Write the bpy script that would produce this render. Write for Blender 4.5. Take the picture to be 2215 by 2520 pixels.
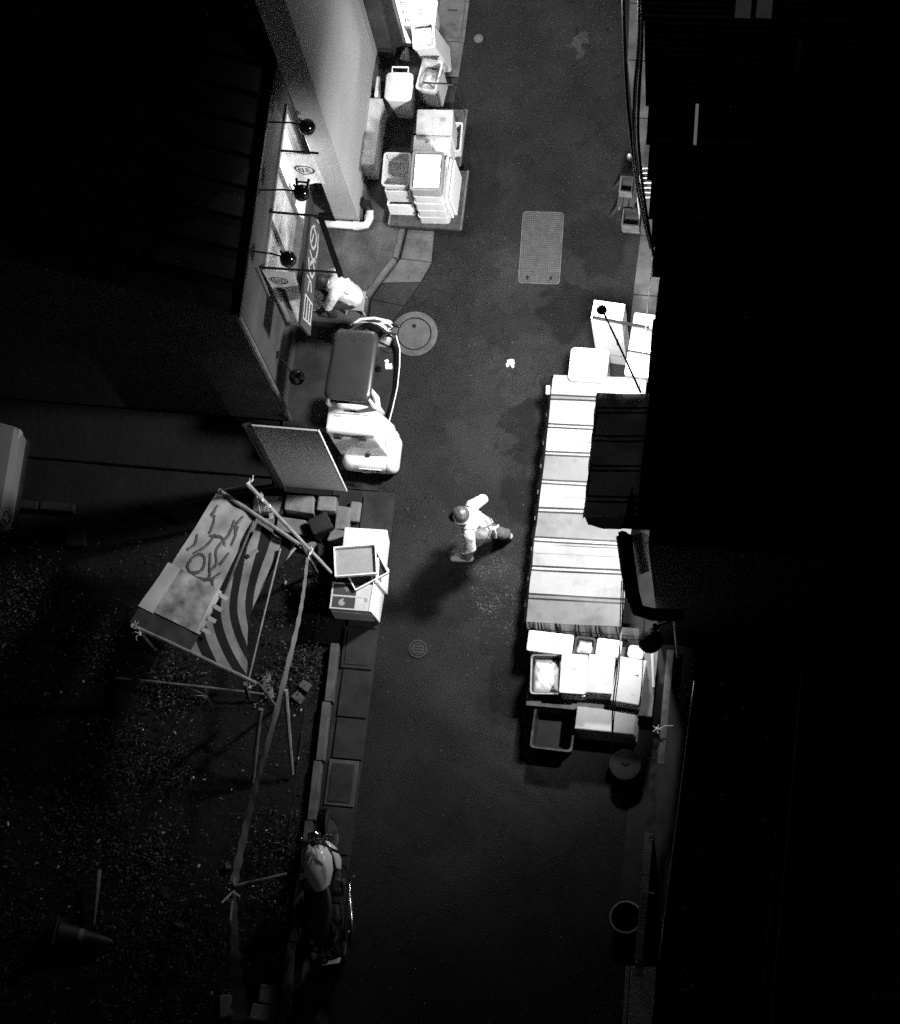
import bpy, math, random
from mathutils import Vector, Matrix, Euler
random.seed(7)
for o in list(bpy.data.objects): bpy.data.objects.remove(o)
scene = bpy.context.scene
COL = scene.collection
R = math.radians

# ------------------------------------------------------------------ camera
# telephoto view from a high window, tilted about 17 degrees off straight down and rolled
PIX_W, PIX_H, FOCAL = 2215.0, 2520.0, 7000.0
CX, CY = PIX_W / 2, PIX_H / 2
nadir = Vector((1830 - CX, -(3300 - CY), -FOCAL)).normalized()
UPC = -nadir
G0 = Vector((0, 0, -FOCAL / 185.0))
HCAM = UPC.dot(-G0)
def cam_ground(px, py, z=0.0):
    r = Vector((px - CX, -(py - CY), -FOCAL))
    return r * ((z - HCAM) / UPC.dot(r))
YC = (cam_ground(CX + 36, CY - 300) - G0).normalized()
XC = YC.cross(UPC)
ROT = Matrix((XC, YC, UPC))
CAM_POS = ROT @ (-G0)
def W(px, py, z=0.0):
    """world point at height z seen at a picture position (used to survey the place)"""
    return ROT @ (cam_ground(px, py, z) - G0)
cd = bpy.data.cameras.new('camera')
cam = bpy.data.objects.new('camera', cd); COL.objects.link(cam)
cam.matrix_world = Matrix.Translation(CAM_POS) @ ROT.to_4x4()
cd.sensor_fit = 'VERTICAL'; cd.sensor_height = 36.0; cd.sensor_width = 36.0
cd.lens = FOCAL / PIX_H * 36.0
cd.clip_start = 0.5; cd.clip_end = 300
scene.camera = cam

# ------------------------------------------------------------------ night sky
wd = bpy.data.worlds.new('World'); scene.world = wd; wd.use_nodes = True
nt = wd.node_tree; nt.nodes.clear()
sky = nt.nodes.new('ShaderNodeTexSky'); sky.sky_type = 'NISHITA'; sky.sun_disc = False
sky.sun_elevation = R(1.0); sky.sun_rotation = R(200)
bw = nt.nodes.new('ShaderNodeRGBToBW'); bg = nt.nodes.new('ShaderNodeBackground'); wo = nt.nodes.new('ShaderNodeOutputWorld')
nt.links.new(sky.outputs[0], bw.inputs[0]); nt.links.new(bw.outputs[0], bg.inputs[0]); nt.links.new(bg.outputs[0], wo.inputs[0])
bg.inputs[1].default_value = 0.012
scene.view_settings.view_transform = 'Standard'
scene.view_settings.look = 'None'
scene.view_settings.exposure = 0.0
scene.view_settings.gamma = 1.0
scene.view_settings.use_curve_mapping = False
scene.render.engine = 'CYCLES'
scene.cycles.max_bounces = 5
scene.cycles.diffuse_bounces = 3
scene.cycles.sample_clamp_indirect = 2.0
scene.cycles.use_denoising = False
LAMP_MAIN, LAMP_NORTH, LAMP_SHOP, LAMP_ROOM, LAMP_DOME = 2600.0, 550.0, 180.0, 450.0, 330.0

# ------------------------------------------------------------------ materials
def mat(name, v, rough=0.6, var=0.18, scale=7.0, bump=0.0, bscale=60.0, metal=0.0, spec=0.4, emit=0.0,
        stain=0.0, sscale=2.0, coat=0.0, detail=4.0):
    m = bpy.data.materials.new(name); m.use_nodes = True
    t = m.node_tree; b = t.nodes['Principled BSDF']
    tc = t.nodes.new('ShaderNodeTexCoord')
    nz = t.nodes.new('ShaderNodeTexNoise'); nz.inputs['Scale'].default_value = scale; nz.inputs['Detail'].default_value = detail
    t.links.new(tc.outputs['Object'], nz.inputs['Vector'])
    mr = t.nodes.new('ShaderNodeMapRange')
    mr.inputs['From Min'].default_value = 0.28; mr.inputs['From Max'].default_value = 0.72
    mr.inputs['To Min'].default_value = v * (1 - var); mr.inputs['To Max'].default_value = min(0.9, v * (1 + var))
    t.links.new(nz.outputs['Fac'], mr.inputs['Value'])
    out = mr.outputs['Result']
    if stain > 0:
        n2 = t.nodes.new('ShaderNodeTexNoise'); n2.inputs['Scale'].default_value = sscale; n2.inputs['Detail'].default_value = 7
        n2.inputs['Roughness'].default_value = 0.65
        t.links.new(tc.outputs['Object'], n2.inputs['Vector'])
        m2 = t.nodes.new('ShaderNodeMapRange')
        m2.inputs['From Min'].default_value = 0.5; m2.inputs['From Max'].default_value = 0.66
        m2.inputs['To Min'].default_value = 1.0; m2.inputs['To Max'].default_value = 1.0 - stain
        t.links.new(n2.outputs['Fac'], m2.inputs['Value'])
        mu = t.nodes.new('ShaderNodeMath'); mu.operation = 'MULTIPLY'
        t.links.new(out, mu.inputs[0]); t.links.new(m2.outputs['Result'], mu.inputs[1]); out = mu.outputs[0]
    t.links.new(out, b.inputs['Base Color'])
    b.inputs['Roughness'].default_value = rough; b.inputs['Metallic'].default_value = metal
    b.inputs['Specular IOR Level'].default_value = spec
    b.inputs['Coat Weight'].default_value = coat
    if emit > 0:
        b.inputs['Emission Color'].default_value = (1, 1, 1, 1); b.inputs['Emission Strength'].default_value = emit
    if bump > 0:
        nb = t.nodes.new('ShaderNodeTexNoise'); nb.inputs['Scale'].default_value = bscale; nb.inputs['Detail'].default_value = 3
        t.links.new(tc.outputs['Object'], nb.inputs['Vector'])
        bn = t.nodes.new('ShaderNodeBump'); bn.inputs['Strength'].default_value = bump; bn.inputs['Distance'].default_value = 0.02
        t.links.new(nb.outputs['Fac'], bn.inputs['Height']); t.links.new(bn.outputs['Normal'], b.inputs['Normal'])
    return m

def asphalt():
    m = bpy.data.materials.new('asphalt'); m.use_nodes = True
    t = m.node_tree; b = t.nodes['Principled BSDF']; L = t.links.new
    def N(k, **kw):
        n = t.nodes.new(k)
        for a, c in kw.items(): setattr(n, a, c)
        return n
    tc = N('ShaderNodeTexCoord')
    def noise(s, d, r=0.5):
        n = N('ShaderNodeTexNoise'); n.inputs['Scale'].default_value = s; n.inputs['Detail'].default_value = d; n.inputs['Roughness'].default_value = r
        L(tc.outputs['Object'], n.inputs['Vector']); return n.outputs['Fac']
    def rng(x, a, c, lo, hi):
        n = N('ShaderNodeMapRange'); n.inputs['From Min'].default_value = a; n.inputs['From Max'].default_value = c
        n.inputs['To Min'].default_value = lo; n.inputs['To Max'].default_value = hi; L(x, n.inputs['Value']); return n.outputs['Result']
    def mul(x, y):
        n = N('ShaderNodeMath', operation='MULTIPLY'); L(x, n.inputs[0]); L(y, n.inputs[1]); return n.outputs[0]
    def mx(x, y):
        n = N('ShaderNodeMath', operation='MAXIMUM'); L(x, n.inputs[0]); L(y, n.inputs[1]); return n.outputs[0]
    base = rng(noise(0.8, 6, 0.6), 0.33, 0.67, 0.0055, 0.018)
    grit = rng(noise(60, 2, 0.8), 0.34, 0.66, 0.1, 2.2)
    damp = rng(noise(2.3, 8, 0.7), 0.50, 0.62, 1.0, 0.4)
    c = mul(mul(base, grit), damp)
    # stains and scuffs with ragged outlines; some dark ones paint in cast shadow
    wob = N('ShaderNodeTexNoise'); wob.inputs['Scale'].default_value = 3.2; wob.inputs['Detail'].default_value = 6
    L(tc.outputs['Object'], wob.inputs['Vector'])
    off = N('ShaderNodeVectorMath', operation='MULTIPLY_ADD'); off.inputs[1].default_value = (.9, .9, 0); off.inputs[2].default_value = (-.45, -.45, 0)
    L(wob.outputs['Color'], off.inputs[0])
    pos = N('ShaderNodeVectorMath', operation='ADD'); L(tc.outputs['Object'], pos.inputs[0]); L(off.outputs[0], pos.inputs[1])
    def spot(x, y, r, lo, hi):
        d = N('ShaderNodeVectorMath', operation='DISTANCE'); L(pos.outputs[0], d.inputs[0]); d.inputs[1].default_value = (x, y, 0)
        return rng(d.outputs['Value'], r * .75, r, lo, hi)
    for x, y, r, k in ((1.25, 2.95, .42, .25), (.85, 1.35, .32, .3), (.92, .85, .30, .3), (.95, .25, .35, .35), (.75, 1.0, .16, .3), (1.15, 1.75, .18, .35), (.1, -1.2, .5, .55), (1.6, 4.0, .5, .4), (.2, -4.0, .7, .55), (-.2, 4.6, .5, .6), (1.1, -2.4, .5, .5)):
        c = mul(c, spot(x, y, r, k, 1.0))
    for x, y, r, k in ((.75, 2.1, .55, 1.6), (.55, 3.4, .6, 1.4), (1.05, 6.9, .16, 3.0), (.95, -.75, .4, 1.5), (.3, .9, .6, 1.3)):  # paler spots, partly the mid-alley light pool painted in
        c = mul(c, spot(x, y, r, k, 1.0))
    # hair cracks
    vc = N('ShaderNodeTexVoronoi', feature='DISTANCE_TO_EDGE'); vc.inputs['Scale'].default_value = 1.3; L(pos.outputs[0], vc.inputs['Vector'])
    c = mul(c, rng(vc.outputs['Distance'], 0.004, 0.012, 0.45, 1.0))
    vo = N('ShaderNodeTexVoronoi'); vo.inputs['Scale'].default_value = 11.0; L(tc.outputs['Object'], vo.inputs['Vector'])
    sel = rng(vo.outputs['Color'], 0.74, 0.76, 0.0, 1.0)
    c = mx(c, mul(rng(vo.outputs['Distance'], 0.03, 0.06, 0.12, 0.0), sel))       # pale grit
    # loose broken surface near the walker
    gr_ = mul(rng(noise(42, 1), 0.57, 0.64, 0.0, 0.11), mul(spot(.92, -.95, .66, 1.0, 0.0), rng(noise(5, 4), 0.42, 0.6, 0.1, 1.0)))
    c = mx(c, gr_)
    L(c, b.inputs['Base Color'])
    L(rng(noise(2.3, 8, 0.7), 0.50, 0.62, 0.7, 0.42), b.inputs['Roughness'])
    b.inputs['Specular IOR Level'].default_value = 0.22
    bn = N('ShaderNodeBump'); bn.inputs['Strength'].default_value = 1.0; bn.inputs['Distance'].default_value = 0.014
    L(noise(60, 3), bn.inputs['Height']); L(bn.outputs['Normal'], b.inputs['Normal'])
    return m

def glass_mat(name, tint=0.9, gloss=0.12, rough=0.02):
    m = bpy.data.materials.new(name); m.use_nodes = True
    t = m.node_tree; t.nodes.clear()
    o = t.nodes.new('ShaderNodeOutputMaterial'); mix = t.nodes.new('ShaderNodeMixShader')
    tr = t.nodes.new('ShaderNodeBsdfTransparent'); gl = t.nodes.new('ShaderNodeBsdfGlossy')
    tr.inputs[0].default_value = (tint, tint, tint, 1); gl.inputs['Roughness'].default_value = rough
    mix.inputs[0].default_value = gloss
    t.links.new(tr.outputs[0], mix.inputs[1]); t.links.new(gl.outputs[0], mix.inputs[2]); t.links.new(mix.outputs[0], o.inputs[0])
    return m

def cloth_mat(name, v, trans=0.35, var=0.15, scale=5.0):
    m = bpy.data.materials.new(name); m.use_nodes = True
    t = m.node_tree; b = t.nodes['Principled BSDF']; o = t.nodes['Material Output']
    tc = t.nodes.new('ShaderNodeTexCoord'); nz = t.nodes.new('ShaderNodeTexNoise'); nz.inputs['Scale'].default_value = scale; nz.inputs['Detail'].default_value = 6
    t.links.new(tc.outputs['Object'], nz.inputs['Vector'])
    mr = t.nodes.new('ShaderNodeMapRange'); mr.inputs['From Min'].default_value = .3; mr.inputs['From Max'].default_value = .7
    mr.inputs['To Min'].default_value = v * (1 - var); mr.inputs['To Max'].default_value = min(.9, v * (1 + var))
    t.links.new(nz.outputs['Fac'], mr.inputs['Value']); t.links.new(mr.outputs['Result'], b.inputs['Base Color'])
    b.inputs['Roughness'].default_value = 0.85
    tl = t.nodes.new('ShaderNodeBsdfTranslucent'); mix = t.nodes.new('ShaderNodeMixShader'); mix.inputs[0].default_value = trans
    t.links.new(mr.outputs['Result'], tl.inputs[0])
    t.links.new(b.outputs[0], mix.inputs[1]); t.links.new(tl.outputs[0], mix.inputs[2]); t.links.new(mix.outputs[0], o.inputs[0])
    return m

M = {}
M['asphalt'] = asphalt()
M['concrete'] = mat('concrete', 0.06, 0.85, 0.4, 3.0, 0.35, 50, stain=0.5, sscale=1.7)
M['slab'] = mat('slab', 0.02, 0.85, 0.35, 4.0, 0.4, 60, stain=0.5, sscale=2.5)
M['slab_pale'] = mat('slab_pale', 0.09, 0.85, 0.35, 5.0, 0.4, 60, stain=0.45, sscale=3)
M['iron'] = mat('iron', 0.06, 0.55, 0.4, 12, 0.3, 80, metal=0.3)
M['iron_dark'] = mat('iron_dark', 0.022, 0.6, 0.4, 12, 0.3, 80, metal=0.2)
M['iron_pale'] = mat('iron_pale', 0.10, 0.6, 0.35, 8, 0.35, 70, stain=0.4, sscale=6)
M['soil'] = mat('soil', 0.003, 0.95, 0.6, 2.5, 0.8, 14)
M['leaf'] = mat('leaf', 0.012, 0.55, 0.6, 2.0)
M['leaf_pale'] = mat('leaf_pale', 0.04, 0.5, 0.5, 3.0)
M['litter'] = mat('litter', 0.32, 0.6, 0.4, 9)
M['wall_pale'] = mat('wall_pale', 0.36, 0.75, 0.08, 1.2, 0.1, 30, stain=0.1, sscale=.8)
M['wall_shop'] = mat('wall_shop', 0.045, 0.8, 0.3, 2.0, 0.2, 40, stain=0.3, sscale=1.5)
M['wall_dark'] = mat('wall_dark', 0.014, 0.8, 0.3, 2.0)
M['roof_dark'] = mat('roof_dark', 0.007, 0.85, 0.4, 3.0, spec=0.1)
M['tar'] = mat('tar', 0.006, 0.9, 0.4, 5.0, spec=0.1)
M['apron'] = mat('apron', 0.02, 0.8, 0.5, 3.0, 0.3, 50, stain=0.5, sscale=2)
M['roof_left'] = mat('roof_left', 0.07, 0.8, 0.4, 3.0, spec=0.15)
M['black_metal'] = mat('black_metal', 0.008, 0.4, 0.3, 9, spec=0.4)
M['black_gloss'] = mat('black_gloss', 0.006, 0.12, 0.2, 9, spec=0.7)
M['rubber'] = mat('rubber', 0.012, 0.8, 0.3, 12)
M['grey_metal'] = mat('grey_metal', 0.22, 0.4, 0.25, 8, metal=0.6)
M['chrome'] = mat('chrome', 0.6, 0.15, 0.1, 8, metal=1.0)
M['foam'] = mat('foam', 0.82, 0.75, 0.05, 9, 0.12, 160, stain=0.08, sscale=5)
M['foam_used'] = mat('foam_used', 0.62, 0.78, 0.14, 6, 0.15, 120, stain=0.2, sscale=4)
M['plastic_white'] = mat('plastic_white', 0.78, 0.4, 0.06, 5, stain=0.06, sscale=4)
M['plastic_grey'] = mat('plastic_grey', 0.3, 0.45, 0.15, 6, stain=0.2, sscale=5)
M['plastic_mid'] = mat('plastic_mid', 0.62, 0.45, 0.12, 6, stain=0.15, sscale=5)
M['plastic_black'] = mat('plastic_black', 0.018, 0.45, 0.3, 7)
M['carton_grey'] = mat('carton_grey', 0.45, 0.8, 0.1, 4, stain=0.12, sscale=3)
M['board_grey'] = mat('board_grey', 0.55, 0.8, 0.12, 5, stain=0.12, sscale=4)
M['card'] = mat('card', 0.55, 0.85, 0.12, 6, stain=0.12, sscale=5)
M['bag'] = mat('bag', 0.74, 0.35, 0.15, 8, 0.3, 12)
M['pvc'] = mat('pvc', 0.6, 0.4, 0.12, 5, stain=0.3, sscale=4)
M['vinyl_white'] = mat('vinyl_white', 0.27, 0.5, 0.16, 2.2, 0.12, 8, stain=0.35, sscale=2.2)
M['vinyl_soiled'] = mat('vinyl_soiled', 0.15, 0.55, 0.22, 1.8, 0.15, 8, stain=0.4, sscale=1.7)
M['vinyl_fresh'] = mat('vinyl_fresh', 0.37, 0.45, 0.1, 2.5, 0.1, 8, stain=0.25, sscale=2.6)
M['vinyl_upper'] = mat('vinyl_upper', 0.75, 0.6, 0.12, 2.5, stain=0.2)
M['vinyl_black'] = mat('vinyl_black', 0.01, 0.5, 0.2, 4)
M['vinyl_dull'] = mat('vinyl_dull', 0.2, 0.6, 0.2, 3, stain=0.2)
M['panel'] = mat('panel', 0.7, 0.55, 0.06, 2.0)
M['bamboo'] = mat('bamboo', 0.26, 0.6, 0.35, 10, 0.2, 40)
M['bamboo_dark'] = mat('bamboo_dark', 0.12, 0.7, 0.4, 10, 0.2, 40)
M['rope'] = mat('rope', 0.75, 0.8, 0.1, 20)
M['tape'] = cloth_mat('tape', 0.2, 0.2)
M['cloth_white'] = cloth_mat('cloth_white', 0.6, 0.2, 0.3, 4)
M['cloth_line'] = cloth_mat('cloth_line', 0.15, 0.2)
M['cloth_dark'] = cloth_mat('cloth_dark', 0.07, 0.1, 0.4, 6)
M['stripe_dark'] = cloth_mat('stripe_dark', 0.012, 0.1)
M['stripe_pale'] = cloth_mat('stripe_pale', 0.4, 0.2, 0.3, 5)
M['poster_pale'] = mat('poster_pale', 0.7, 0.6, 0.1, 4)
M['poster_mid'] = mat('poster_mid', 0.42, 0.6, 0.75, 4.5, detail=3)
M['noren'] = cloth_mat('noren', 0.8, 0.45, 0.15, 5)
M['noren_ink'] = cloth_mat('noren_ink', 0.05, 0.3)
M['sign_dark'] = mat('sign_dark', 0.04, 0.6, 0.3, 4)
M['sign_ink'] = mat('sign_ink', 0.3, 0.5, 0.1, 6)
M['glass'] = glass_mat('glass')
M['screen'] = glass_mat('screen', 0.10, 0.09, 0.06)
M['frost'] = cloth_mat('frost', 0.45, 0.65, 0.35, 3.0)
M['lit_sign'] = mat('lit_sign', 0.8, 0.5, 0.02, emit=1.6)
M['bulb'] = mat('bulb', 0.8, 0.4, 0.0, emit=30)
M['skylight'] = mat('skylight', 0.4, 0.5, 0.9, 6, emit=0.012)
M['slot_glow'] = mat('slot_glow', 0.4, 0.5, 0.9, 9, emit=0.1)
M['skin'] = mat('skin', 0.33, 0.55, 0.1, 8)
M['hair'] = mat('hair', 0.012, 0.6, 0.3, 30)
M['shirt'] = mat('shirt', 0.55, 0.85, 0.06, 9, 0.3, 14)
M['strap_grey'] = mat('strap_grey', 0.28, 0.85, 0.1, 9)  # grey of the apron straps
M['trousers'] = mat('trousers', 0.12, 0.85, 0.2, 9, 0.3, 16)
M['trousers_dark'] = mat('trousers_dark', 0.02, 0.85, 0.2, 9)
M['shoe'] = mat('shoe', 0.45, 0.6, 0.2, 9)
M['helmet'] = mat('helmet', 0.06, 0.33, 0.4, 40, 0.3, 90, spec=0.7)
M['paint_white'] = mat('paint_white', 0.74, 0.25, 0.05, 4, coat=0.4)
M['paint_tank'] = mat('paint_tank', 0.85, 0.22, 0.05, 4, coat=0.5)
M['canopy_roof'] = mat('canopy_roof', 0.03, 0.3, 0.08, 5, spec=0.6)
M['car_body'] = mat('car_body', 0.22, 0.35, 0.05, 4, coat=0.3)
M['cone'] = mat('cone', 0.025, 0.6, 0.3, 5, stain=0.3, sscale=6)
M['cone_band'] = mat('cone_band', 0.12, 0.5, 0.2, 5)
M['wood_dark'] = mat('wood_dark', 0.04, 0.8, 0.4, 9, 0.2, 60)
M['wood'] = mat('wood', 0.14, 0.75, 0.35, 9, 0.2, 60)
M['cable'] = mat('cable', 0.012, 0.35, 0.2, 9, spec=0.6)
M['cable_pale'] = mat('cable_pale', 0.2, 0.4, 0.2, 9)
M['sticker'] = mat('sticker', 0.05, 0.6, 0.1, 9)
M['sticker_grey'] = mat('sticker_grey', 0.35, 0.6, 0.1, 9)
M['block_pale'] = mat('block_pale', 0.42, 0.9, 0.25, 8, 0.5, 40, stain=0.3, sscale=4)
M['stone_block'] = mat('stone_block', 0.17, 0.9, 0.35, 8, 0.5, 40, stain=0.4, sscale=4)

# ------------------------------------------------------------------ mesh helpers
class MB:
    def __init__(s): s.v = []; s.f = []; s.m = []
    def add(s, vs, fs, mi=0):
        n = len(s.v); s.v += [tuple(p) for p in vs]
        for f in fs: s.f.append(tuple(i + n for i in f)); s.m.append(mi)
        return s
    def box(s, c, d, rot=None, mi=0, taper=1.0):
        hx, hy, hz = d[0] / 2, d[1] / 2, d[2] / 2
        vs = []
        for z in (-1, 1):
            k = taper if z < 0 else 1.0
            for x, y in ((-1, -1), (1, -1), (1, 1), (-1, 1)): vs.append(Vector((x * hx * k, y * hy * k, z * hz)))
        if rot is not None:
            q = Euler(rot).to_matrix(); vs = [q @ p for p in vs]
        c = Vector(c); vs = [p + c for p in vs]
        return s.add(vs, [(3, 2, 1, 0), (4, 5, 6, 7), (0, 1, 5, 4), (1, 2, 6, 5), (2, 3, 7, 6), (3, 0, 4, 7)], mi)
    def bar(s, a, b, w, h, mi=0):
        a = Vector(a); b = Vector(b); d = b - a; L = d.length
        q = d.to_track_quat('X', 'Z').to_matrix()
        vs = [q @ Vector((x, y, z)) + a for x in (0, L) for y, z in ((-w / 2, -h / 2), (w / 2, -h / 2), (w / 2, h / 2), (-w / 2, h / 2))]
        return s.add(vs, [(0, 1, 2, 3), (7, 6, 5, 4), (0, 4, 5, 1), (1, 5, 6, 2), (2, 6, 7, 3), (3, 7, 4, 0)], mi)
    def tube(s, pts, r, n=8, mi=0, caps=True):
        pts = [Vector(p) for p in pts]; k = len(pts)
        rs = r if isinstance(r, (list, tuple)) else [r] * k
        vs = []; fs = []; up = None
        for i in range(k):
            t = (pts[min(i + 1, k - 1)] - pts[max(i - 1, 0)])
            t = t.normalized() if t.length > 1e-9 else Vector((0, 0, 1))
            if up is None:
                up = Vector((0, 0, 1)) if abs(t.z) < 0.9 else Vector((1, 0, 0))
            a = t.cross(up)
            if a.length < 1e-6: a = t.orthogonal()
            a.normalize(); b = a.cross(t); up = b
            for j in range(n):
                an = 2 * math.pi * j / n
                vs.append(pts[i] + (a * math.cos(an) + b * math.sin(an)) * rs[i])
        for i in range(k - 1):
            for j in range(n):
                j2 = (j + 1) % n
                fs.append((i * n + j, i * n + j2, (i + 1) * n + j2, (i + 1) * n + j))
        if caps:
            fs.append(tuple(range(n - 1, -1, -1))); fs.append(tuple((k - 1) * n + j for j in range(n)))
        return s.add(vs, fs, mi)
    def lathe(s, prof, c=(0, 0, 0), n=24, axis=None, mi=0, caps=True):
        c = Vector(c); q = Matrix.Identity(3) if axis is None else Vector(axis).to_track_quat('Z', 'Y').to_matrix()
        vs = []; fs = []
        for r, z in prof:
            for j in range(n):
                a = 2 * math.pi * j / n
                vs.append(q @ Vector((r * math.cos(a), r * math.sin(a), z)) + c)
        for i in range(len(prof) - 1):
            for j in range(n):
                j2 = (j + 1) % n
                fs.append((i * n + j, i * n + j2, (i + 1) * n + j2, (i + 1) * n + j))
        if caps and prof[0][0] > 1e-5: fs.append(tuple(range(n - 1, -1, -1)))
        if caps and prof[-1][0] > 1e-5: fs.append(tuple((len(prof) - 1) * n + j for j in range(n)))
        return s.add(vs, fs, mi)
    def ball(s, c, r, n=14, m=9, rot=None, mi=0):
        r = (r, r, r) if isinstance(r, (int, float)) else r
        q = Matrix.Identity(3) if rot is None else Euler(rot).to_matrix(); c = Vector(c)
        vs = [q @ Vector((0, 0, -r[2])) + c]; fs = []
        for i in range(1, m):
            p = math.pi * i / m - math.pi / 2
            for j in range(n):
                a = 2 * math.pi * j / n
                vs.append(q @ Vector((r[0] * math.cos(p) * math.cos(a), r[1] * math.cos(p) * math.sin(a), r[2] * math.sin(p))) + c)
        vs.append(q @ Vector((0, 0, r[2])) + c); e = len(vs) - 1
        for j in range(n):
            j2 = (j + 1) % n
            fs.append((0, 1 + j2, 1 + j)); fs.append((e, 1 + (m - 2) * n + j, 1 + (m - 2) * n + j2))
            for i in range(m - 2):
                fs.append((1 + i * n + j, 1 + i * n + j2, 1 + (i + 1) * n + j2, 1 + (i + 1) * n + j))
        return s.add(vs, fs, mi)
    def loft(s, loops, mi=0, cap0=True, cap1=True):
        n = len(loops[0]); vs = [p for l in loops for p in l]; fs = []
        for i in range(len(loops) - 1):
            for j in range(n):
                j2 = (j + 1) % n
                fs.append((i * n + j, i * n + j2, (i + 1) * n + j2, (i + 1) * n + j))
        if cap0: fs.append(tuple(range(n - 1, -1, -1)))
        if cap1: fs.append(tuple((len(loops) - 1) * n + j for j in range(n)))
        return s.add(vs, fs, mi)
    def prism(s, poly, z0, z1, mi=0):
        return s.loft([[(x, y, z0) for x, y in poly], [(x, y, z1) for x, y in poly]], mi)
    def build(s, name, mats, parent=None, smooth=False, bevel=0.0, loc=None, rz=0.0):
        me = bpy.data.meshes.new(name); me.from_pydata(s.v, [], s.f)
        ms = mats if isinstance(mats, (list, tuple)) else [mats]
        for k in ms: me.materials.append(M[k] if isinstance(k, str) else k)
        if len(ms) > 1: me.polygons.foreach_set('material_index', s.m)
        me.update()
        if smooth:
            me.shade_smooth()
            try: me.set_sharp_from_angle(angle=R(40))
            except Exception: pass
        o = bpy.data.objects.new(name, me); COL.objects.link(o)
        if bevel > 0:
            md = o.modifiers.new('bevel', 'BEVEL'); md.width = bevel; md.segments = 2; md.limit_method = 'ANGLE'
        if parent is not None: o.parent = parent
        if loc is not None: o.location = loc
        if rz: o.rotation_euler = (0, 0, rz)
        return o

def rr(w, d, r, z, n=4, ox=0, oy=0):
    """rounded rectangle loop"""
    r = min(r, w / 2 - 1e-4, d / 2 - 1e-4); out = []
    for cx, cy, a0 in ((w / 2 - r, d / 2 - r, 0), (-w / 2 + r, d / 2 - r, 90), (-w / 2 + r, -d / 2 + r, 180), (w / 2 - r, -d / 2 + r, 270)):
        for k in range(n + 1):
            a = R(a0 + 90 * k / n); out.append((cx + r * math.cos(a) + ox, cy + r * math.sin(a) + oy, z))
    return out
def solid(w, d, z0, z1, r=0.02, taper=1.0, edge=0.008, mb=None, mi=0):
    mb = mb or MB()
    return mb.loft([rr(w * taper - 2 * edge, d * taper - 2 * edge, r, z0), rr(w * taper, d * taper, r, z0 + edge), rr(w, d, r, z1 - edge), rr(w - 2 * edge, d - 2 * edge, r, z1)], mi)
def tub(w, d, z0, z1, r=0.03, taper=0.9, wall=0.02, floor=0.02, rim=0.012, mb=None, mi=0):
    mb = mb or MB(); k = taper
    return mb.loft([rr(w * k, d * k, r, z0), rr(w - 2 * rim, d - 2 * rim, r, z1 - 0.03), rr(w, d, r, z1 - 0.028), rr(w, d, r, z1),
                    rr(w - 2 * wall - 2 * rim, d - 2 * wall - 2 * rim, r, z1), rr(w * k - 2 * wall, d * k - 2 * wall, r, z0 + floor)], mi)
def tag(o, label=None, cat=None, group=None, kind=None):
    if label: o['label'] = label
    if cat: o['category'] = cat
    if group: o['group'] = group
    if kind: o['kind'] = kind
    return o
def thing(name, label, cat, loc=(0, 0, 0), rz=0.0, group=None):
    o = bpy.data.objects.new(name, None); COL.objects.link(o); o.empty_display_size = 0.2
    o.location = loc; o.rotation_euler = (0, 0, rz)
    return tag(o, label, cat, group)
def copy_tree(o, parent=None):
    c = o.copy(); COL.objects.link(c); c.parent = parent
    for ch in list(o.children): copy_tree(ch, c)
    return c
def rect(A, B, C, z):
    """survey a level rectangle from three of its corners: centre, turn, width, depth"""
    a, b, c = W(*A, z), W(*B, z), W(*C, z)
    u = b - a; rz = math.atan2(u.y, u.x); w = u.length
    nrm = Vector((-math.sin(rz), math.cos(rz), 0)); d = abs((a - c).dot(nrm))
    ctr = (a + b) / 2 - nrm * d / 2
    return (ctr.x, ctr.y), rz, w, d
FOLD = bpy.data.textures.new('cloth_folds', 'CLOUDS'); FOLD.noise_scale = .075; FOLD.noise_depth = 2
def remeshed(mb, name, m, parent, voxel=0.014, smooth=6, loc=None, fold=0.0):
    """closes a set of overlapping tapered limbs into one continuous skin"""
    o = mb.build('tmp', m); md = o.modifiers.new('r', 'REMESH'); md.mode = 'VOXEL'; md.voxel_size = voxel
    sm = o.modifiers.new('s', 'SMOOTH'); sm.factor = 0.5; sm.iterations = smooth
    if fold:
        dm = o.modifiers.new('f', 'DISPLACE'); dm.texture = FOLD; dm.strength = fold; dm.mid_level = .45; dm.texture_coords = 'GLOBAL'
    dg = bpy.context.evaluated_depsgraph_get()
    me = bpy.data.meshes.new_from_object(o.evaluated_get(dg)); me.name = name
    bpy.data.objects.remove(o)
    me.shade_smooth()
    p = bpy.data.objects.new(name, me); COL.objects.link(p); p.parent = parent
    if loc is not None: p.location = loc
    return p

# ================================================================== THE SETTING
tag(MB().add([(-60, -60, -0.09), (60, -60, -0.09), (60, 60, -0.09), (-60, 60, -0.09)], [(0, 1, 2, 3)]).build('ground', 'soil'), kind='structure')
tag(MB().add([(-1.6, -40, 0), (3.6, -40, 0), (3.6, 40, 0), (-1.6, 40, 0)], [(0, 1, 2, 3)]).build('road', 'asphalt'), kind='structure')

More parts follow.
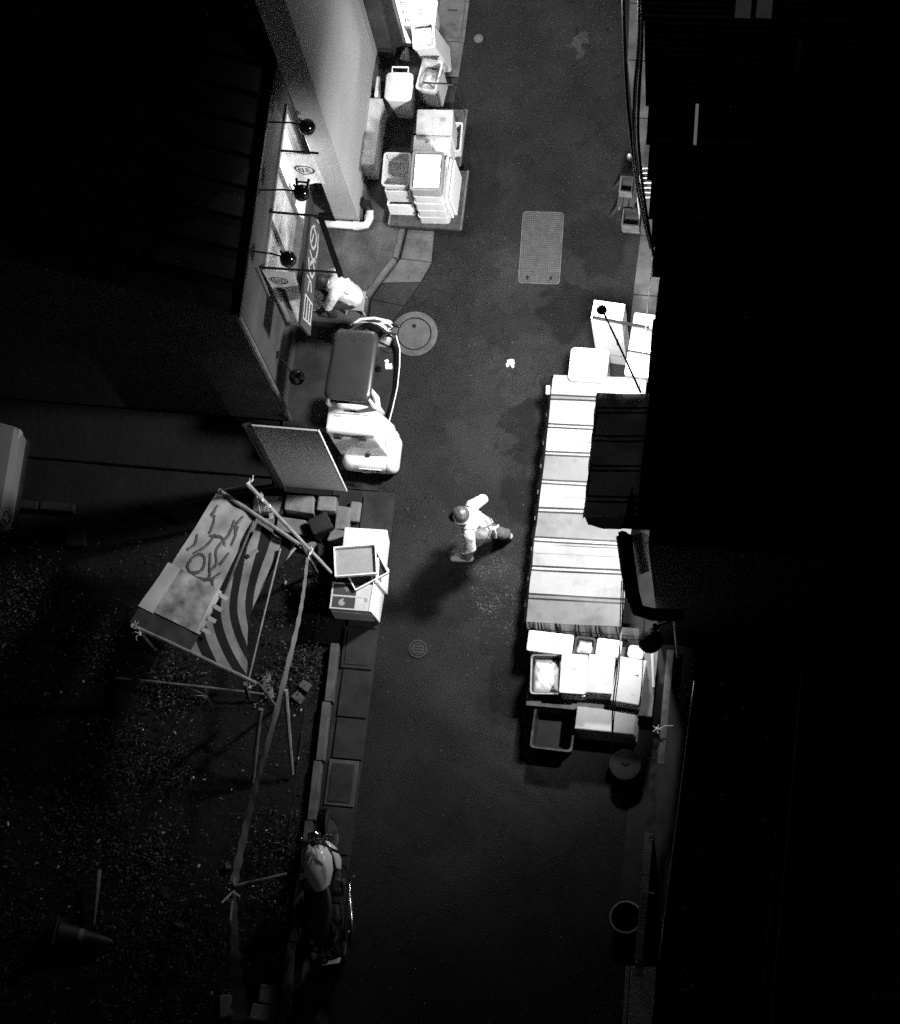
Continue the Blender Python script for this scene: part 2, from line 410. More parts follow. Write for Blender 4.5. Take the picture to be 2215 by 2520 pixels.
def hnoise(x, y):
    return (math.sin(x * 2.1 + 1.3 * math.sin(y * 1.7)) * math.sin(y * 2.6 + math.sin(x * 1.1)) * 0.5
            + 0.3 * math.sin(x * 6.3 + y * 2.2) * math.sin(y * 7.1 - x * 1.9))
mb = MB(); nx, ny = 70, 90; x0, x1, y0, y1 = -9.0, -1.30, -12.0, 0.25
for j in range(ny + 1):
    for i in range(nx + 1):
        x = x0 + (x1 - x0) * i / nx; y = y0 + (y1 - y0) * j / ny
        mb.v.append((x, y, -0.02 + 0.035 * hnoise(x, y) + random.uniform(-.012, .012)))
for j in range(ny):
    for i in range(nx):
        a = j * (nx + 1) + i; mb.f.append((a, a + 1, a + nx + 2, a + nx + 1)); mb.m.append(0)
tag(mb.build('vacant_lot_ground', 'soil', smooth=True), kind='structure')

def lerp(a, b, t): return a + (b - a) * t
def along(poly, y):
    for (xa, ya), (xb, yb) in zip(poly, poly[1:]):
        if min(ya, yb) <= y <= max(ya, yb): return lerp(xa, xb, (y - ya) / (yb - ya))
    return poly[0][0] if abs(y - poly[0][1]) < abs(y - poly[-1][1]) else poly[-1][0]

# left pavement in front of the shop and the white wall, with kerb and gutter slabs
side = MB()
inner = [(-1.02, 9.0), (-1.06, 7.4), (-1.08, 3.94), (-1.13, 3.5), (-1.46, 2.92), (-1.46, 2.55)]
poly = [(-2.6, 9.0), (-2.6, 2.5), (-1.46, 2.5)] + inner[::-1][1:]
side.prism([(x - .06 if i > 1 else x, y) for i, (x, y) in enumerate(poly)], -0.05, 0.085)
sw = tag(side.build('pavement', 'concrete'), kind='structure')
kerb = MB()
for (xa, ya), (xb, yb) in zip(inner, inner[1:]):
    n = max(1, int(math.hypot(xb - xa, yb - ya) / 0.6))
    for k in range(n):
        a = Vector((lerp(xa, xb, (k + .02) / n) - .03, lerp(ya, yb, (k + .02) / n), .03)); b = Vector((lerp(xa, xb, (k + .98) / n) - .03, lerp(ya, yb, (k + .98) / n), .03))
        MB().bar(a, b, 0.07, 0.14).build('kerb_stone', 'slab_pale', sw, bevel=0.008)
outer = [(-0.56, 9.0), (-0.57, 7.41), (-0.68, 3.96), (-0.67, 3.55), (-0.75, 3.25), (-1.06, 2.70), (-1.12, 2.5)]
# slabs along the bend are laid between inner and outer edges
inr = [(-1.0, 9.0), (-1.03, 7.4), (-1.045, 3.96), (-1.09, 3.52), (-1.30, 3.15), (-1.42, 2.90), (-1.42, 2.52)]
out2 = [(-0.56, 9.0), (-0.57, 7.41), (-0.68, 3.96), (-0.66, 3.50), (-0.78, 3.20), (-0.97, 2.84), (-1.13, 2.58)]
for (ia, ib), (oa, ob) in zip(zip(inr, inr[1:]), zip(out2, out2[1:])):
    L = math.hypot(ib[0] - ia[0], ib[1] - ia[1]); n = max(1, round(L / 0.58))
    for k in range(n):
        t0, t1 = (k + .015 / 1) / n, (k + .985) / n
        q = [(lerp(ia[0], ib[0], t0), lerp(ia[1], ib[1], t0)), (lerp(oa[0], ob[0], t0), lerp(oa[1], ob[1], t0)),
             (lerp(oa[0], ob[0], t1), lerp(oa[1], ob[1], t1)), (lerp(ia[0], ib[0], t1), lerp(ia[1], ib[1], t1))]
        MB().prism(q[::-1], -.03, 0.022 + random.uniform(0, .008)).build('gutter_slab', random.choice(['slab', 'slab', 'slab_pale']), sw, bevel=0.006)
# cover slab with two lifting slots at the top of the picture
cs = thing('gutter_cover', 'square concrete gutter cover with two dark lifting slots beside the white coolers', 'gutter cover', (-0.83, 7.25, 0.034))
p, rz, w, d = rect((1082, -20), (1150, -16), (1068, 92), 0.05)
cs.location = (p[0], p[1], 0.03); cs.rotation_euler = (0, 0, rz)
MB().box((0, 0, 0.008), (w * .92, d * .95, 0.02)).build('cover_slab', 'slab_pale', cs, bevel=.004)
fr = MB()
for sx in (-1, 1): fr.box((sx * (w * .46 + .03), 0, .006), (.05, d + .09, .022))
fr.box((0, -(d * .475 + .03), .006), (w * .92 + .006, .05, .022))
fr.build('cover_frame', 'slab_pale', cs)
for yy in (.08, -.14): MB().box((0.02, yy, 0.019), (0.13, 0.028, 0.006)).build('slot', 'black_metal', cs)

# dark apron in front of shop and lower left gutter
tag(MB().prism([(-2.4, 2.49), (-2.4, 0.2), (-1.0, 0.2), (-1.0, 2.3), (-1.2, 2.49)], -.05, 0.03).build('shop_apron', 'apron'), kind='structure')
gut = tag(MB().prism([(-1.22, -12), (-0.75, -12), (-0.75, 0.19), (-1.22, 0.19)], -.06, 0.006).build('gutter', 'slab'), kind='structure')
y = 0.12; k = 0
while y > -7.2:
    L = 0.60 + random.uniform(-.05, .05)
    ox = 0.02 * math.sin(k * 1.7); w0 = 0.40 + random.uniform(-.02, .02)
    MB().box((-0.97 + ox, y - L / 2, 0.02), (w0, L - 0.02, 0.045), (random.uniform(-.012, .012), random.uniform(-.015, .015), random.uniform(-.012, .012))).build('gutter_slab', random.choice(['slab', 'slab', 'slab_pale', 'concrete']), gut, bevel=.008)
    if k in (3, 6): # raised lip of an inspection lid
        MB().box((-0.97 + ox, y - L / 2, 0.048), (w0 - .1, L - .12, 0.012)).build('lid_panel', 'slab', gut, bevel=.004)
    y -= L; k += 1
y = -1.95
for k in range(7):
    L = 0.79
    MB().box((-1.28 - .012 * k, y - L / 2, 0.07), (0.11, L - 0.012, 0.17), (0, 0, .02)).build('edging_beam', 'slab_pale', gut, bevel=.01)
    y -= L
# right pavement strip with its slabs
redge = [(1.60, 8.5), (1.72, 6.6), (1.95, 5.4), (2.15, 4.35), (2.13, 3.2), (2.13, 1.0)]
rs = tag(MB().prism([(3.5, -9), (3.5, 8.6)] + [(x + .03, y) for x, y in redge] + [(2.1, -1.2), (2.75, -2.0), (2.75, -9)], -.05, 0.02).build('pavement_strip', 'slab'), kind='structure')
y = 8.4
while y > 1.2:
    L = 0.86; ya, yb = y - .008, y - L + .008
    q = [(along(redge, ya), ya), (along(redge, yb), yb), (2.95, yb), (2.95, ya)]
    MB().prism(q, 0.0, 0.045 + random.uniform(0, .01)).build('paving_slab', 'slab_pale', rs, bevel=.006)
    y -= L

# concrete pad behind the fence panel, south of the shop
tag(MB().prism([(-9, 0.27), (-2.45, 0.27), (-2.45, 1.05), (-9, 1.05)], -.05, 0.05).build('yard_pad', 'soil'), kind='structure')

# ------------------------------------------------------------------ the shop
XW = -2.37
shop = thing('shop_building', 'dark low shop with ribbed metal roof and lit side window at left', 'building', (-4.5, 2.8, 0))
def S(v): return (v[0] + 4.5, v[1] - 2.8, v[2])
def sbox(mb, a, b): mb.box(S(((a[0] + b[0]) / 2, (a[1] + b[1]) / 2, (a[2] + b[2]) / 2)), (b[0] - a[0], b[1] - a[1], b[2] - a[2]))
mb = MB()
for a, b in (((XW - .12, 2.15, 0.03), (XW, 4.43, .88)), ((XW - .12, 2.15, 2.9), (XW, 4.43, 4.40)), ((XW - .12, 1.08, 0.03), (XW, 2.15, 4.40)), ((XW - .12, 4.43, .03), (XW, 4.62, 4.40))): sbox(mb, a, b)
mb.build('street_wall', 'wall_shop', shop)
mb = MB()
zr = lambda x: 4.40 + (XW - x) * 0.53
pts = [(XW - .122, 1.2), (-9, 1.2)]
loop0 = [S((XW - .122, 1.08, 0)), S((XW - .122, 1.08, zr(XW - .12))), S((-9, 1.08, zr(-9))), S((-9, 1.08, 0))]
loop1 = [S((XW - .122, 1.2, 0)), S((XW - .122, 1.2, zr(XW - .12))), S((-9, 1.2, zr(-9))), S((-9, 1.2, 0))]
mb.loft([loop0, loop1]); mb.build('end_wall', 'wall_shop', shop)
yy = 1.0; n = 9; pw = (4.62 - 1.0) / n
for k in range(n):
    ya, yb = yy + k * pw + .004, yy + (k + 1) * pw - .004
    mb = MB()
    a = Vector((XW + .08, 0, zr(XW + .08) + .03)); b = Vector((-9, 0, zr(-9) + .03))
    for za, zb in ((0, .02),):
        mb.loft([[S((a.x, ya, a.z)), S((a.x, yb, a.z)), S((a.x, yb, a.z + .02)), S((a.x, ya, a.z + .02))],
                 [S((b.x, ya, b.z)), S((b.x, yb, b.z)), S((b.x, yb, b.z + .02)), S((b.x, ya, b.z + .02))]])
    rp = mb.build('roof_panel', 'roof_left', shop)
    MB().bar(S((a.x - .01, yb, a.z + .04)), S((b.x, yb, b.z + .04)), .035, .05).build('seam', 'roof_dark', rp)
MB().bar(S((XW + .1, 0.98, 4.40)), S((XW + .1, 4.6, 4.42)), .09, .09).build('eave_gutter', 'black_metal', shop)
MB().tube([S((XW + .06, 1.10, 4.3)), S((XW + .06, 1.10, .05))], .03, 8).build('drain_pipe', 'grey_metal', shop)
MB().bar(S((XW + .012, 1.20, 4.3)), S((XW + .012, 1.20, .06)), .07, .02).build('corner_trim', 'black_metal', shop)
# window frame, panes
wf = MB()
for a, b in (((XW - .09, 2.15, 2.82), (XW + .03, 4.43, 2.9)), ((XW - .09, 2.15, .84), (XW + .05, 4.43, .92)), ((XW - .09, 2.15, .92), (XW + .02, 2.22, 2.82)), ((XW - .09, 4.36, .92), (XW + .02, 4.43, 2.82))): sbox(wf, a, b)
wfo = wf.build('window_frame', 'grey_metal', shop)
for ym in (2.92, 3.66):
    m_ = MB(); sbox(m_, (XW - .08, ym - .025, .92), (XW - .01, ym + .025, 2.82)); m_.build('mullion', 'grey_metal', wfo)
for ya, yb, k in ((2.22, 2.895, 'frost'), (2.945, 3.635, 'frost'), (3.685, 4.36, 'glass')):
    m_ = MB(); sbox(m_, (XW - .05, ya, .92), (XW - .044, yb, 2.82)); m_.build('pane', k, wfo)
# lit room behind the window
room = MB()
for a, b in (((-3.75, 2.2, .70), (-2.5, 4.6, .76)), ((-3.8, 2.2, .76), (-3.75, 4.6, 2.98)), ((-3.75, 4.6, .76), (-2.5, 4.64, 2.98)), ((-3.75, 2.15, .76), (-2.5, 2.2, 2.98)), ((-3.75, 2.2, 2.98), (-2.5, 4.6, 3.02))): sbox(room, a, b)
room.build('room_lining', 'plastic_white', shop)
cn = MB(); sbox(cn, (-2.95, 2.6, .76), (-2.55, 4.1, 1.12)); cn.build('counter', 'plastic_mid', shop)
cn = MB(); sbox(cn, (-2.8, 3.2, 1.12), (-2.56, 3.5, 1.3)); cn.build('till', 'plastic_grey', shop)
lampb = MB(); sbox(lampb, (-3.1, 3.4, 2.93), (-2.95, 4.4, 2.97)); lampb.build('ceiling_light', 'lit_sign', shop)
ld = bpy.data.lights.new('room_light', 'POINT'); ld.energy = LAMP_ROOM; ld.shadow_soft_size = .12
lo = bpy.data.objects.new('room_light', ld); COL.objects.link(lo); lo.parent = shop; lo.location = S((-3.0, 4.0, 2.75))

# iron frame that carries the shop's cloth signs
af = thing('awning_frame', 'thin black rods and slanting bar projecting from the shop wall', 'awning frame', (XW, 2.9, 2.9))
def A(x, y, z): return (x - XW, y - 2.9, z - 2.9)
for p, q in (((XW, 3.79, 2.88), (-1.85, 3.79, 2.88)), ((XW, 2.92, 2.94), (-1.59, 2.91, 2.94)), ((XW, 2.12, 3.06), (-1.30, 2.13, 3.06))):
    MB().tube([A(*p), A(*q)], .017, 8).build('rod', 'black_metal', af)
MB().bar(A(-1.72, 2.93, 2.9), A(-1.33, 2.10, 3.0), .075, .03).build('slant_bar', 'black_metal', af)
MB().add([A(-1.74, 2.96, 2.93), A(-1.60, 2.98, 2.95), A(-1.50, 2.87, 2.93), A(-1.74, 2.88, 2.90)], [(0, 1, 2, 3)]).add([A(-1.74, 2.96, 2.91), A(-1.60, 2.98, 2.93), A(-1.50, 2.87, 2.91), A(-1.74, 2.88, 2.88)], [(3, 2, 1, 0)]).build('bracket', 'black_metal', af)
MB().bar(A(XW + .03, 2.02, 3.3), A(XW + .03, 2.0, 2.2), .02, .02).build('wall_stay', 'grey_metal', af)

def ring(mb, f, c, r0, r1, n=30, mi=0):
    """flat printed ring through mapping f(u, v)"""
    vs = []; fs = []
    for j in range(n):
        a = 2 * math.pi * j / n
        vs += [f(c[0] + r0 * math.cos(a), c[1] + r0 * math.sin(a)), f(c[0] + r1 * math.cos(a), c[1] + r1 * math.sin(a))]
    for j in range(n):
        k = (j + 1) % n; fs.append((2 * j, 2 * j + 1, 2 * k + 1, 2 * k))
    mb.add(vs, fs, mi)
def stroke(mb, f, pts, w, mi=0):
    """flat printed brush stroke through mapping f(u, v)"""
    vs = []; fs = []
    for i, p in enumerate(pts):
        a = pts[max(i - 1, 0)]; b = pts[min(i + 1, len(pts) - 1)]
        dx, dy = b[0] - a[0], b[1] - a[1]; L = math.hypot(dx, dy) or 1
        ww = w * (0.75 + 0.5 * ((i * 7) % 3) / 3)
        vs += [f(p[0] - dy / L * ww / 2, p[1] + dx / L * ww / 2), f(p[0] + dy / L * ww / 2, p[1] - dx / L * ww / 2)]
    for i in range(len(pts) - 1): fs.append((2 * i, 2 * i + 1, 2 * i + 3, 2 * i + 2))
    mb.add(vs, fs, mi)
def curve(pts, k=5):
    out = []
    for i in range(len(pts) - 1):
        p0, p1, p2, p3 = [Vector(pts[j]) for j in (max(i - 1, 0), i, i + 1, min(i + 2, len(pts) - 1))]
        for n_ in range(k):
            t = n_ / k; v = .5 * ((2 * p1) + (p2 - p0) * t + (2 * p0 - 5 * p1 + 4 * p2 - p3) * t * t + (3 * p1 - p0 - 3 * p2 + p3) * t ** 3); out.append((v[0], v[1]))
    return out + [tuple(pts[-1])]
def crest(mb, f, c, r):
    ring(mb, f, c, r * .82, r)
    u, v = c
    for pts in ([(-.5, .45), (-.5, -.2), (-.25, -.45)], [(-.5, .1), (-.12, .12), (-.12, .5)], [(-.12, .1), (-.12, -.55)], [(.1, .4), (.5, .36)], [(.1, .05), (.5, .02)],
                [(.15, -.15), (.5, -.18), (.5, -.5), (.18, -.45), (.15, -.15)], [(.28, .55), (.26, .0)]):
        stroke(mb, f, [(u + a * r, v + b * r) for a, b in pts], r * .13)
# cloth sign 1: hangs from the first rod, plane across the street
def cloth_sign(name, label, y, xa, xb, z1, z0, xa2, xb2, marks):
    t = thing(name, label, 'cloth sign', ((xa + xb) / 2, y, z1))
    ox = (xa + xb) / 2
    def f(u, v, off=0.0):   # u 0..1 across, v 0..1 downwards
        l = lerp(xa, xa2, v); r_ = lerp(xb, xb2, v)
        return (lerp(l, r_, u) - ox, -off + .012 * math.sin(5 * u + 3 * v) * v + .008 * math.sin(11 * u) * v, -(z1 - z0) * v)
    mb = MB(); n, m_ = 14, 24
    for j in range(m_ + 1):
        for i in range(n + 1): mb.v.append(f(i / n, j / m_))
    for j in range(m_):
        for i in range(n):
            a = j * (n + 1) + i; mb.f.append((a, a + 1, a + n + 2, a + n + 1)); mb.m.append(0)
    o = mb.build('cloth', 'noren', t, smooth=True); sd = o.modifiers.new('thick', 'SOLIDIFY'); sd.thickness = .003; sd.offset = 0; sd.use_rim = False
    pm = MB(); asp = (z1 - z0) / abs(xb - xa)
    marks(pm, lambda u, v: f(u, v, 0.008)); pm.build('printed_mark', 'noren_ink', t)
    return t
def marks1(pm, f):
    asp = 0.42
    crest(pm, lambda u, v: f(.5 + u, .52 - v * .40), (0, 0), .36)
cloth_sign('cloth_sign', 'pale hanging cloth with dark ring crest near the bright window pane', 3.77, -2.30, -1.93, 2.86, 1.90, -2.30, -1.90, marks1)
def marks2(pm, f):
    crest(pm, lambda u, v: f(.42 + u, .16 - v * .20), (0, 0), .30)
    for k, v0 in enumerate((.33, .43, .53, .63)):
        for pts in ([(-.16, -.02), (.14, .0)], [(-.1, .03), (.12, .025)], [(.02, -.035), (-.02, .045), (.14, .05)], [(-.14, .0), (-.16, .05)]):
            stroke(pm, f, [(.32 + a * (1 - .1 * k), v0 + b) for a, b in pts], .05)
cloth_sign('cloth_sign', 'long tapering hanging cloth with ring crest and brushed characters above the crouching worker', 2.10, -2.34, -1.92, 3.02, 1.02, -2.24, -2.02, marks2)

# dark sign board with large pale brushed characters
p0, p1 = W(772, 545, 2.45), W(748, 800, 2.45)
sb = thing('sign_board', 'narrow dark board with large pale brushed characters facing the street', 'sign', ((p0.x + p1.x) / 2, (p0.y + p1.y) / 2, 2.2), math.atan2(p1.y - p0.y, p1.x - p0.x))
Ls = (p1 - p0).length
MB().box((0, 0, .19), (Ls + .1, .04, .42), (R(9), 0, 0)).build('board', 'sign_dark', sb, bevel=.004)
q = Euler((R(9), 0, 0)).to_matrix()
def fs_(u, v):
    w_ = q @ Vector((u, -.024, v)); return (w_.x, w_.y, w_.z + .19)
def fs2(u, v):
    w_ = q @ Vector((u, .024, v)); return (w_.x, w_.y, w_.z + .19)
pm = MB()
for fn in (fs2,):
    c0 = -Ls / 2
    for pts in ([(.05, .02), (.12, .14), (.28, .16), (.36, .04), (.28, -.06), (.14, -.04), (.10, .06)], [(.16, .05), (.30, .10)], [(.10, -.12), (.3, -.16), (.5, -.1)],
                [(.42, .15), (.5, .0), (.44, -.14)], [(.52, .16), (.66, .10), (.72, -.04), (.6, -.1), (.52, 0.0), (.6, .08)], [(.76, .15), (.80, -.02), (.92, -.06)], [(.78, .05), (.95, .08)],
                [(1.02, .15), (1.05, -.15), (1.32, -.14), (1.34, .15), (1.02, .15)], [(1.04, .05), (1.33, .05)], [(1.04, -.05), (1.33, -.05)]):
        stroke(pm, fn, curve([(c0 + a * Ls / 1.4, b) for a, b in pts]) if len(pts) > 3 and pts[0] != (1.02, .15) else [(c0 + a * Ls / 1.4, b) for a, b in pts], .045)
pm.build('characters', 'sign_ink', sb)

# ball-headed sign lamps on arms
def sign_lamp(label, wall, head, yoke=False):
    t = thing('sign_lamp', label, 'lamp', wall, 0, 'unlit ball lamps on arms along the shop wall')
    h = Vector(head) - Vector(wall)
    MB().lathe([(.0, 0), (.05, 0), (.05, .03), (.02, .04)], (0, 0, 0), 14, (1, 0, 0)).build('wall_plate', 'black_metal', t)
    MB().tube([(0, 0, 0), (h.x * .6, h.y * .6, h.z * .2 + .02), (h.x - .05, h.y, h.z + .05)], .012, 6).build('arm', 'black_metal', t)
    MB().lathe([(0, .11), (.03, .108), (.07, .085), (.1, .03), (.105, -.03), (.095, -.06), (.088, -.06), (.09, -.02), (.06, .05), (0, .07)], h, 22).build('shade', 'black_gloss', t, smooth=True)
    MB().tube([h + Vector((-.06, .03, .03)), h + Vector((-.09, .06, .10))], .015, 6).build('knuckle', 'black_metal', t)
    if yoke:
        for s in (-1, 1): MB().bar(h + Vector((.06 * s, .06, .02)), h + Vector((.08 * s, .17, .05)), .03, .02).build('yoke', 'black_metal', t)
        MB().bar(h + Vector((-.06, .12, .05)), h + Vector((.06, .12, .05)), .02, .02).build('cross_bar', 'black_metal', t)
for lb, wl, hp, yk in (('black ball lamp on arm, nearest to the tall white wall', (XW, 3.76, 3.84), W(756, 312, 3.72), False),
                       ('black ball lamp with forked yoke between the two cloth signs', (XW, 2.86, 3.80), W(742, 474, 3.70), True),
                       ('black ball lamp on arm directly above the ring crest of the long cloth', (XW, 2.06, 3.78), W(709, 637, 3.66), False),
                       ('black ball lamp low on the bare wall left of the canopied scooter', (XW, 1.60, 1.22), W(730, 928, 1.05), False)):
    sign_lamp(lb, wl, hp, yk)

# ------------------------------------------------------------------ tall white-walled building
tb = thing('white_walled_building', 'tall building with pale street wall rising out of the top of the picture', 'building', (-1.88, 5.2, 0))
def T(v): return (v[0] + 1.88, v[1] - 5.2, v[2])
def tbox(mb, a, b): mb.box(T(((a[0] + b[0]) / 2, (a[1] + b[1]) / 2, (a[2] + b[2]) / 2)), (b[0] - a[0], b[1] - a[1], b[2] - a[2]))
mb = MB(); tbox(mb, (-2.06, 3.99, 0.05), (-1.70, 6.36, 12)); mb.build('street_wall', 'wall_pale', tb, bevel=.015)
mb = MB(); tbox(mb, (-9, 4.75, 0.05), (-2.07, 9.5, 12)); mb.build('rear_block', 'wall_dark', tb)
mb = MB(); tbox(mb, (-1.70, 4.62, .09), (-1.52, 5.60, .62)); mb.build('wall_box', 'foam_used', tb, bevel=.008)
mb = MB(); tbox(mb, (-1.70, 4.0, .09), (-1.665, 6.3, .22)); mb.build('skirting', 'slab_pale', tb)
mb = MB(); mb.tube([T((-2.34, 3.90, .16)), T((-1.68, 3.90, .16)), T((-1.60, 3.92, .16)), T((-1.57, 3.99, .17)), T((-1.57, 4.12, .2))], .055, 12); mb.build('waste_pipe', 'pvc', tb, smooth=True)
mb = MB()
mb.tube([T((-1.78, 3.90, .16)), T((-1.70, 3.90, .16))], .064, 12); mb.tube([T((-1.572, 4.0, .17)), T((-1.572, 4.06, .185))], .064, 12); mb.build('pipe_collar', 'pvc', tb, smooth=True)
mb = MB(); tbox(mb, (-1.64, 4.10, .09), (-1.55, 4.19, .40)); mb.build('pipe_block', 'black_metal', tb)
nb = thing('corner_building', 'grey building beyond the tall white wall at the top edge', 'building', (-1.9, 8, 0))
def T2(v): return (v[0] + 1.9, v[1] - 8, v[2])
def t2box(mb, a, b): mb.box(T2(((a[0] + b[0]) / 2, (a[1] + b[1]) / 2, (a[2] + b[2]) / 2)), (b[0] - a[0], b[1] - a[1], b[2] - a[2]))
mb = MB(); t2box(mb, (-2.05, 6.38, .05), (-1.50, 9.6, 9)); mb.build('street_wall', 'wall_shop', nb, bevel=.01)
mb = MB(); t2box(mb, (-1.50, 6.55, .09), (-1.38, 6.64, 9)); mb.build('downpipe', 'iron', nb)

# lit vertical sign and lit lamp box by the top edge
ls = thing('lit_sign', 'glowing white upright sign with black characters by the top edge', 'sign', (-1.30, 6.72, 0.09), 0)
MB().box((0, 0, 1.0), (.16, .10, 1.9)).build('light_box', 'lit_sign', ls, bevel=.006)
pm = MB()
for k in range(7):
    z0 = 1.85 - k * .26; pm = MB()
    for pts in ([(-.05, 0), (.05, .01)], [(0, .05), (-.01, -.08)], [(-.05, -.06), (.05, -.07)], [(.03, .03), (.05, -.05)]):
        stroke(pm, lambda u, v: (u, -.053, v), [(a * .9, z0 + b) for a, b in pts], .018)
    for pts in ([(-.03, 0), (.035, .01)], [(0, .05), (0.0, -.08)], [(-.03, -.06), (.03, -.07)]):
        stroke(pm, lambda u, v: (.083, u, v), [(a * .9, z0 + b) for a, b in pts], .016)
    pm.build('character', 'sticker', ls)
MB().box((0, 0, .03), (.24, .2, .06)).build('foot', 'black_metal', ls)
wl = thing('wall_light', 'overexposed white lamp box on the wall at the top edge', 'lamp', (-1.40, 7.35, 2.35))
MB().box((.1, 0, 0), (.2, .3, .16)).build('diffuser', 'lit_sign', wl, bevel=.02)
MB().box((-.03, 0, 0), (.06, .34, .2)).build('back_plate', 'grey_metal', wl)
ld = bpy.data.lights.new('wall_light', 'POINT'); ld.energy = LAMP_SHOP; ld.shadow_soft_size = .12
lo = bpy.data.objects.new('wall_light_source', ld); COL.objects.link(lo); lo.parent = wl; lo.location = (.34, 0, -.1)

# street lamp beyond the top edge
sl = thing('street_lamp', 'street lamp on a bracket beyond the top edge, lighting the upper alley', 'street lamp', (2.1, 9.6, 0))
MB().tube([(0, 0, 0), (0, 0, 5.4)], [.07, .045], 10).build('pole', 'grey_metal', sl)
MB().tube([(0, 0, 5.35), (-.3, -.2, 5.55), (-.6, -.4, 5.5)], .025, 8).build('bracket', 'grey_metal', sl)
MB().lathe([(0, .1), (.08, .08), (.16, .0), (.18, -.10), (.165, -.10), (.07, .04), (0, .06)], (-.62, -.41, 5.45), 18).build('shade', 'grey_metal', sl, smooth=True)
MB().ball((-.62, -.41, 5.44), .05).build('bulb', 'bulb', sl)
ld = bpy.data.lights.new('street_lamp', 'POINT'); ld.energy = LAMP_NORTH; ld.shadow_soft_size = .08
lo = bpy.data.objects.new('street_lamp_source', ld); COL.objects.link(lo); lo.parent = sl; lo.location = (-.62, -.41, 5.40)

# ------------------------------------------------------------------ market building on the right
mk = thing('market_building', 'black market building with stepped roof sheets along the right of the alley', 'building', (4.5, 2, 0))
def K(v): return (v[0] - 4.5, v[1] - 2, v[2])
def kbox(mb, a, b): mb.box(K(((a[0] + b[0]) / 2, (a[1] + b[1]) / 2, (a[2] + b[2]) / 2)), (b[0] - a[0], b[1] - a[1], b[2] - a[2]))
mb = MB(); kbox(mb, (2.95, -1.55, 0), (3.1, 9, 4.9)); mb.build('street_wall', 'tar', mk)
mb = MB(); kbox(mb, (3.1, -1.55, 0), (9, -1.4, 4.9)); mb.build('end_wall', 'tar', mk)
steps = [((1578, -60), (1578, 31)), ((1585, 33), (1589, 244)), ((1597, 248), (1591, 338)), ((1600, 341), (1593, 427)), ((1604, 431), (1597, 522)), ((1606, 528), (1603, 590)),
         ((1613, 594), (1606, 664)), ((1625, 669), (1612, 780)), ((1607, 785), (1597, 900)), ((1598, 905), (1588, 985)), ((1586, 990), (1560, 1190)), ((1556, 1195), (1530, 1300))]
for k, (a, b) in enumerate(steps):
    z = 5.0 + .035 * (k % 2)
    pa, pb = W(*a, z), W(*b, z)
    dv = (pb - pa); pb = pb + dv * (.09 / dv.length) if k < len(steps) - 1 else pb
    ya, yb = pa.y, pb.y; n = max(4, int(abs(yb - ya) / .04)); top = []
    mb = MB()
    for i in range(n + 1):
        y = lerp(ya, yb, i / n); x = lerp(pa.x, pb.x, i / n); zz = z + (.011 if i % 2 else 0)
        mb.v += [K((x, y, zz)), K((9.0, y, zz + .5)), K((x, y, zz - .012)), K((9.0, y, zz + .488))]
    for i in range(n):
        q = 4 * i; mb.f += [(q, q + 1, q + 5, q + 4), (q + 2, q + 6, q + 7, q + 3), (q, q + 4, q + 6, q + 2)]; mb.m += [0, 0, 0]
    mb.f += [(0, 2, 3, 1), (4 * n, 4 * n + 1, 4 * n + 3, 4 * n + 2)]; mb.m += [0, 0]
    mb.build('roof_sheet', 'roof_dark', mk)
mb = MB(); kbox(mb, (3.0, 4.1, 5.08), (3.06, 4.75, 5.2))
a, b = W(1716, 255, 5.3), W(1710, 352, 5.3)
MB().bar(K((a.x, a.y, 5.27)), K((b.x, b.y, 5.27)), .035, .05).build('roof_gap_glow', 'slot_glow', mk)  # glowing bar added to stand for a lit gap between roofs
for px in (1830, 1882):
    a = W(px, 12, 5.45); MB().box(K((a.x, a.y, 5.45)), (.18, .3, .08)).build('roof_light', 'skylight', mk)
a, b = W(1970, 95, 5.6), W(1960, 180, 5.6)
MB().bar(K((a.x, a.y, 5.6)), K((b.x, b.y, 5.6)), .05, .05).build('roof_batten', 'wood', mk)
# gutter and downpipe at the south corner
g = [W(1535, 1318, 4.6), W(1546, 1400, 4.55), W(1556, 1462, 4.5), W(1570, 1502, 4.45), W(1605, 1512, 4.4), W(1680, 1515, 4.35)]
MB().tube([K(p) for p in g], [.09, .09, .085, .08, .075, .075], 12).build('gutter_pipe', 'black_metal', mk, smooth=True)

mb = MB(); n = 14
for i in range(n + 1):
    t = i / n; x = lerp(2.60, 3.2, t); y = -1.46 + .025 * math.sin(i * 1.2)
    mb.v += [K((x, y, 4.97)), K((x, y - .01, 4.2)), K((x, y - .02 + .01 * math.sin(i * 2), 3.3))]
for i in range(n): a = 3 * i; mb.f += [(a, a + 1, a + 4, a + 3), (a + 1, a + 2, a + 5, a + 4)]; mb.m += [0, 0]
mb.build('blocking_curtain', 'vinyl_black', mk, smooth=True)  # curtain added to block lamp light from the shed roof

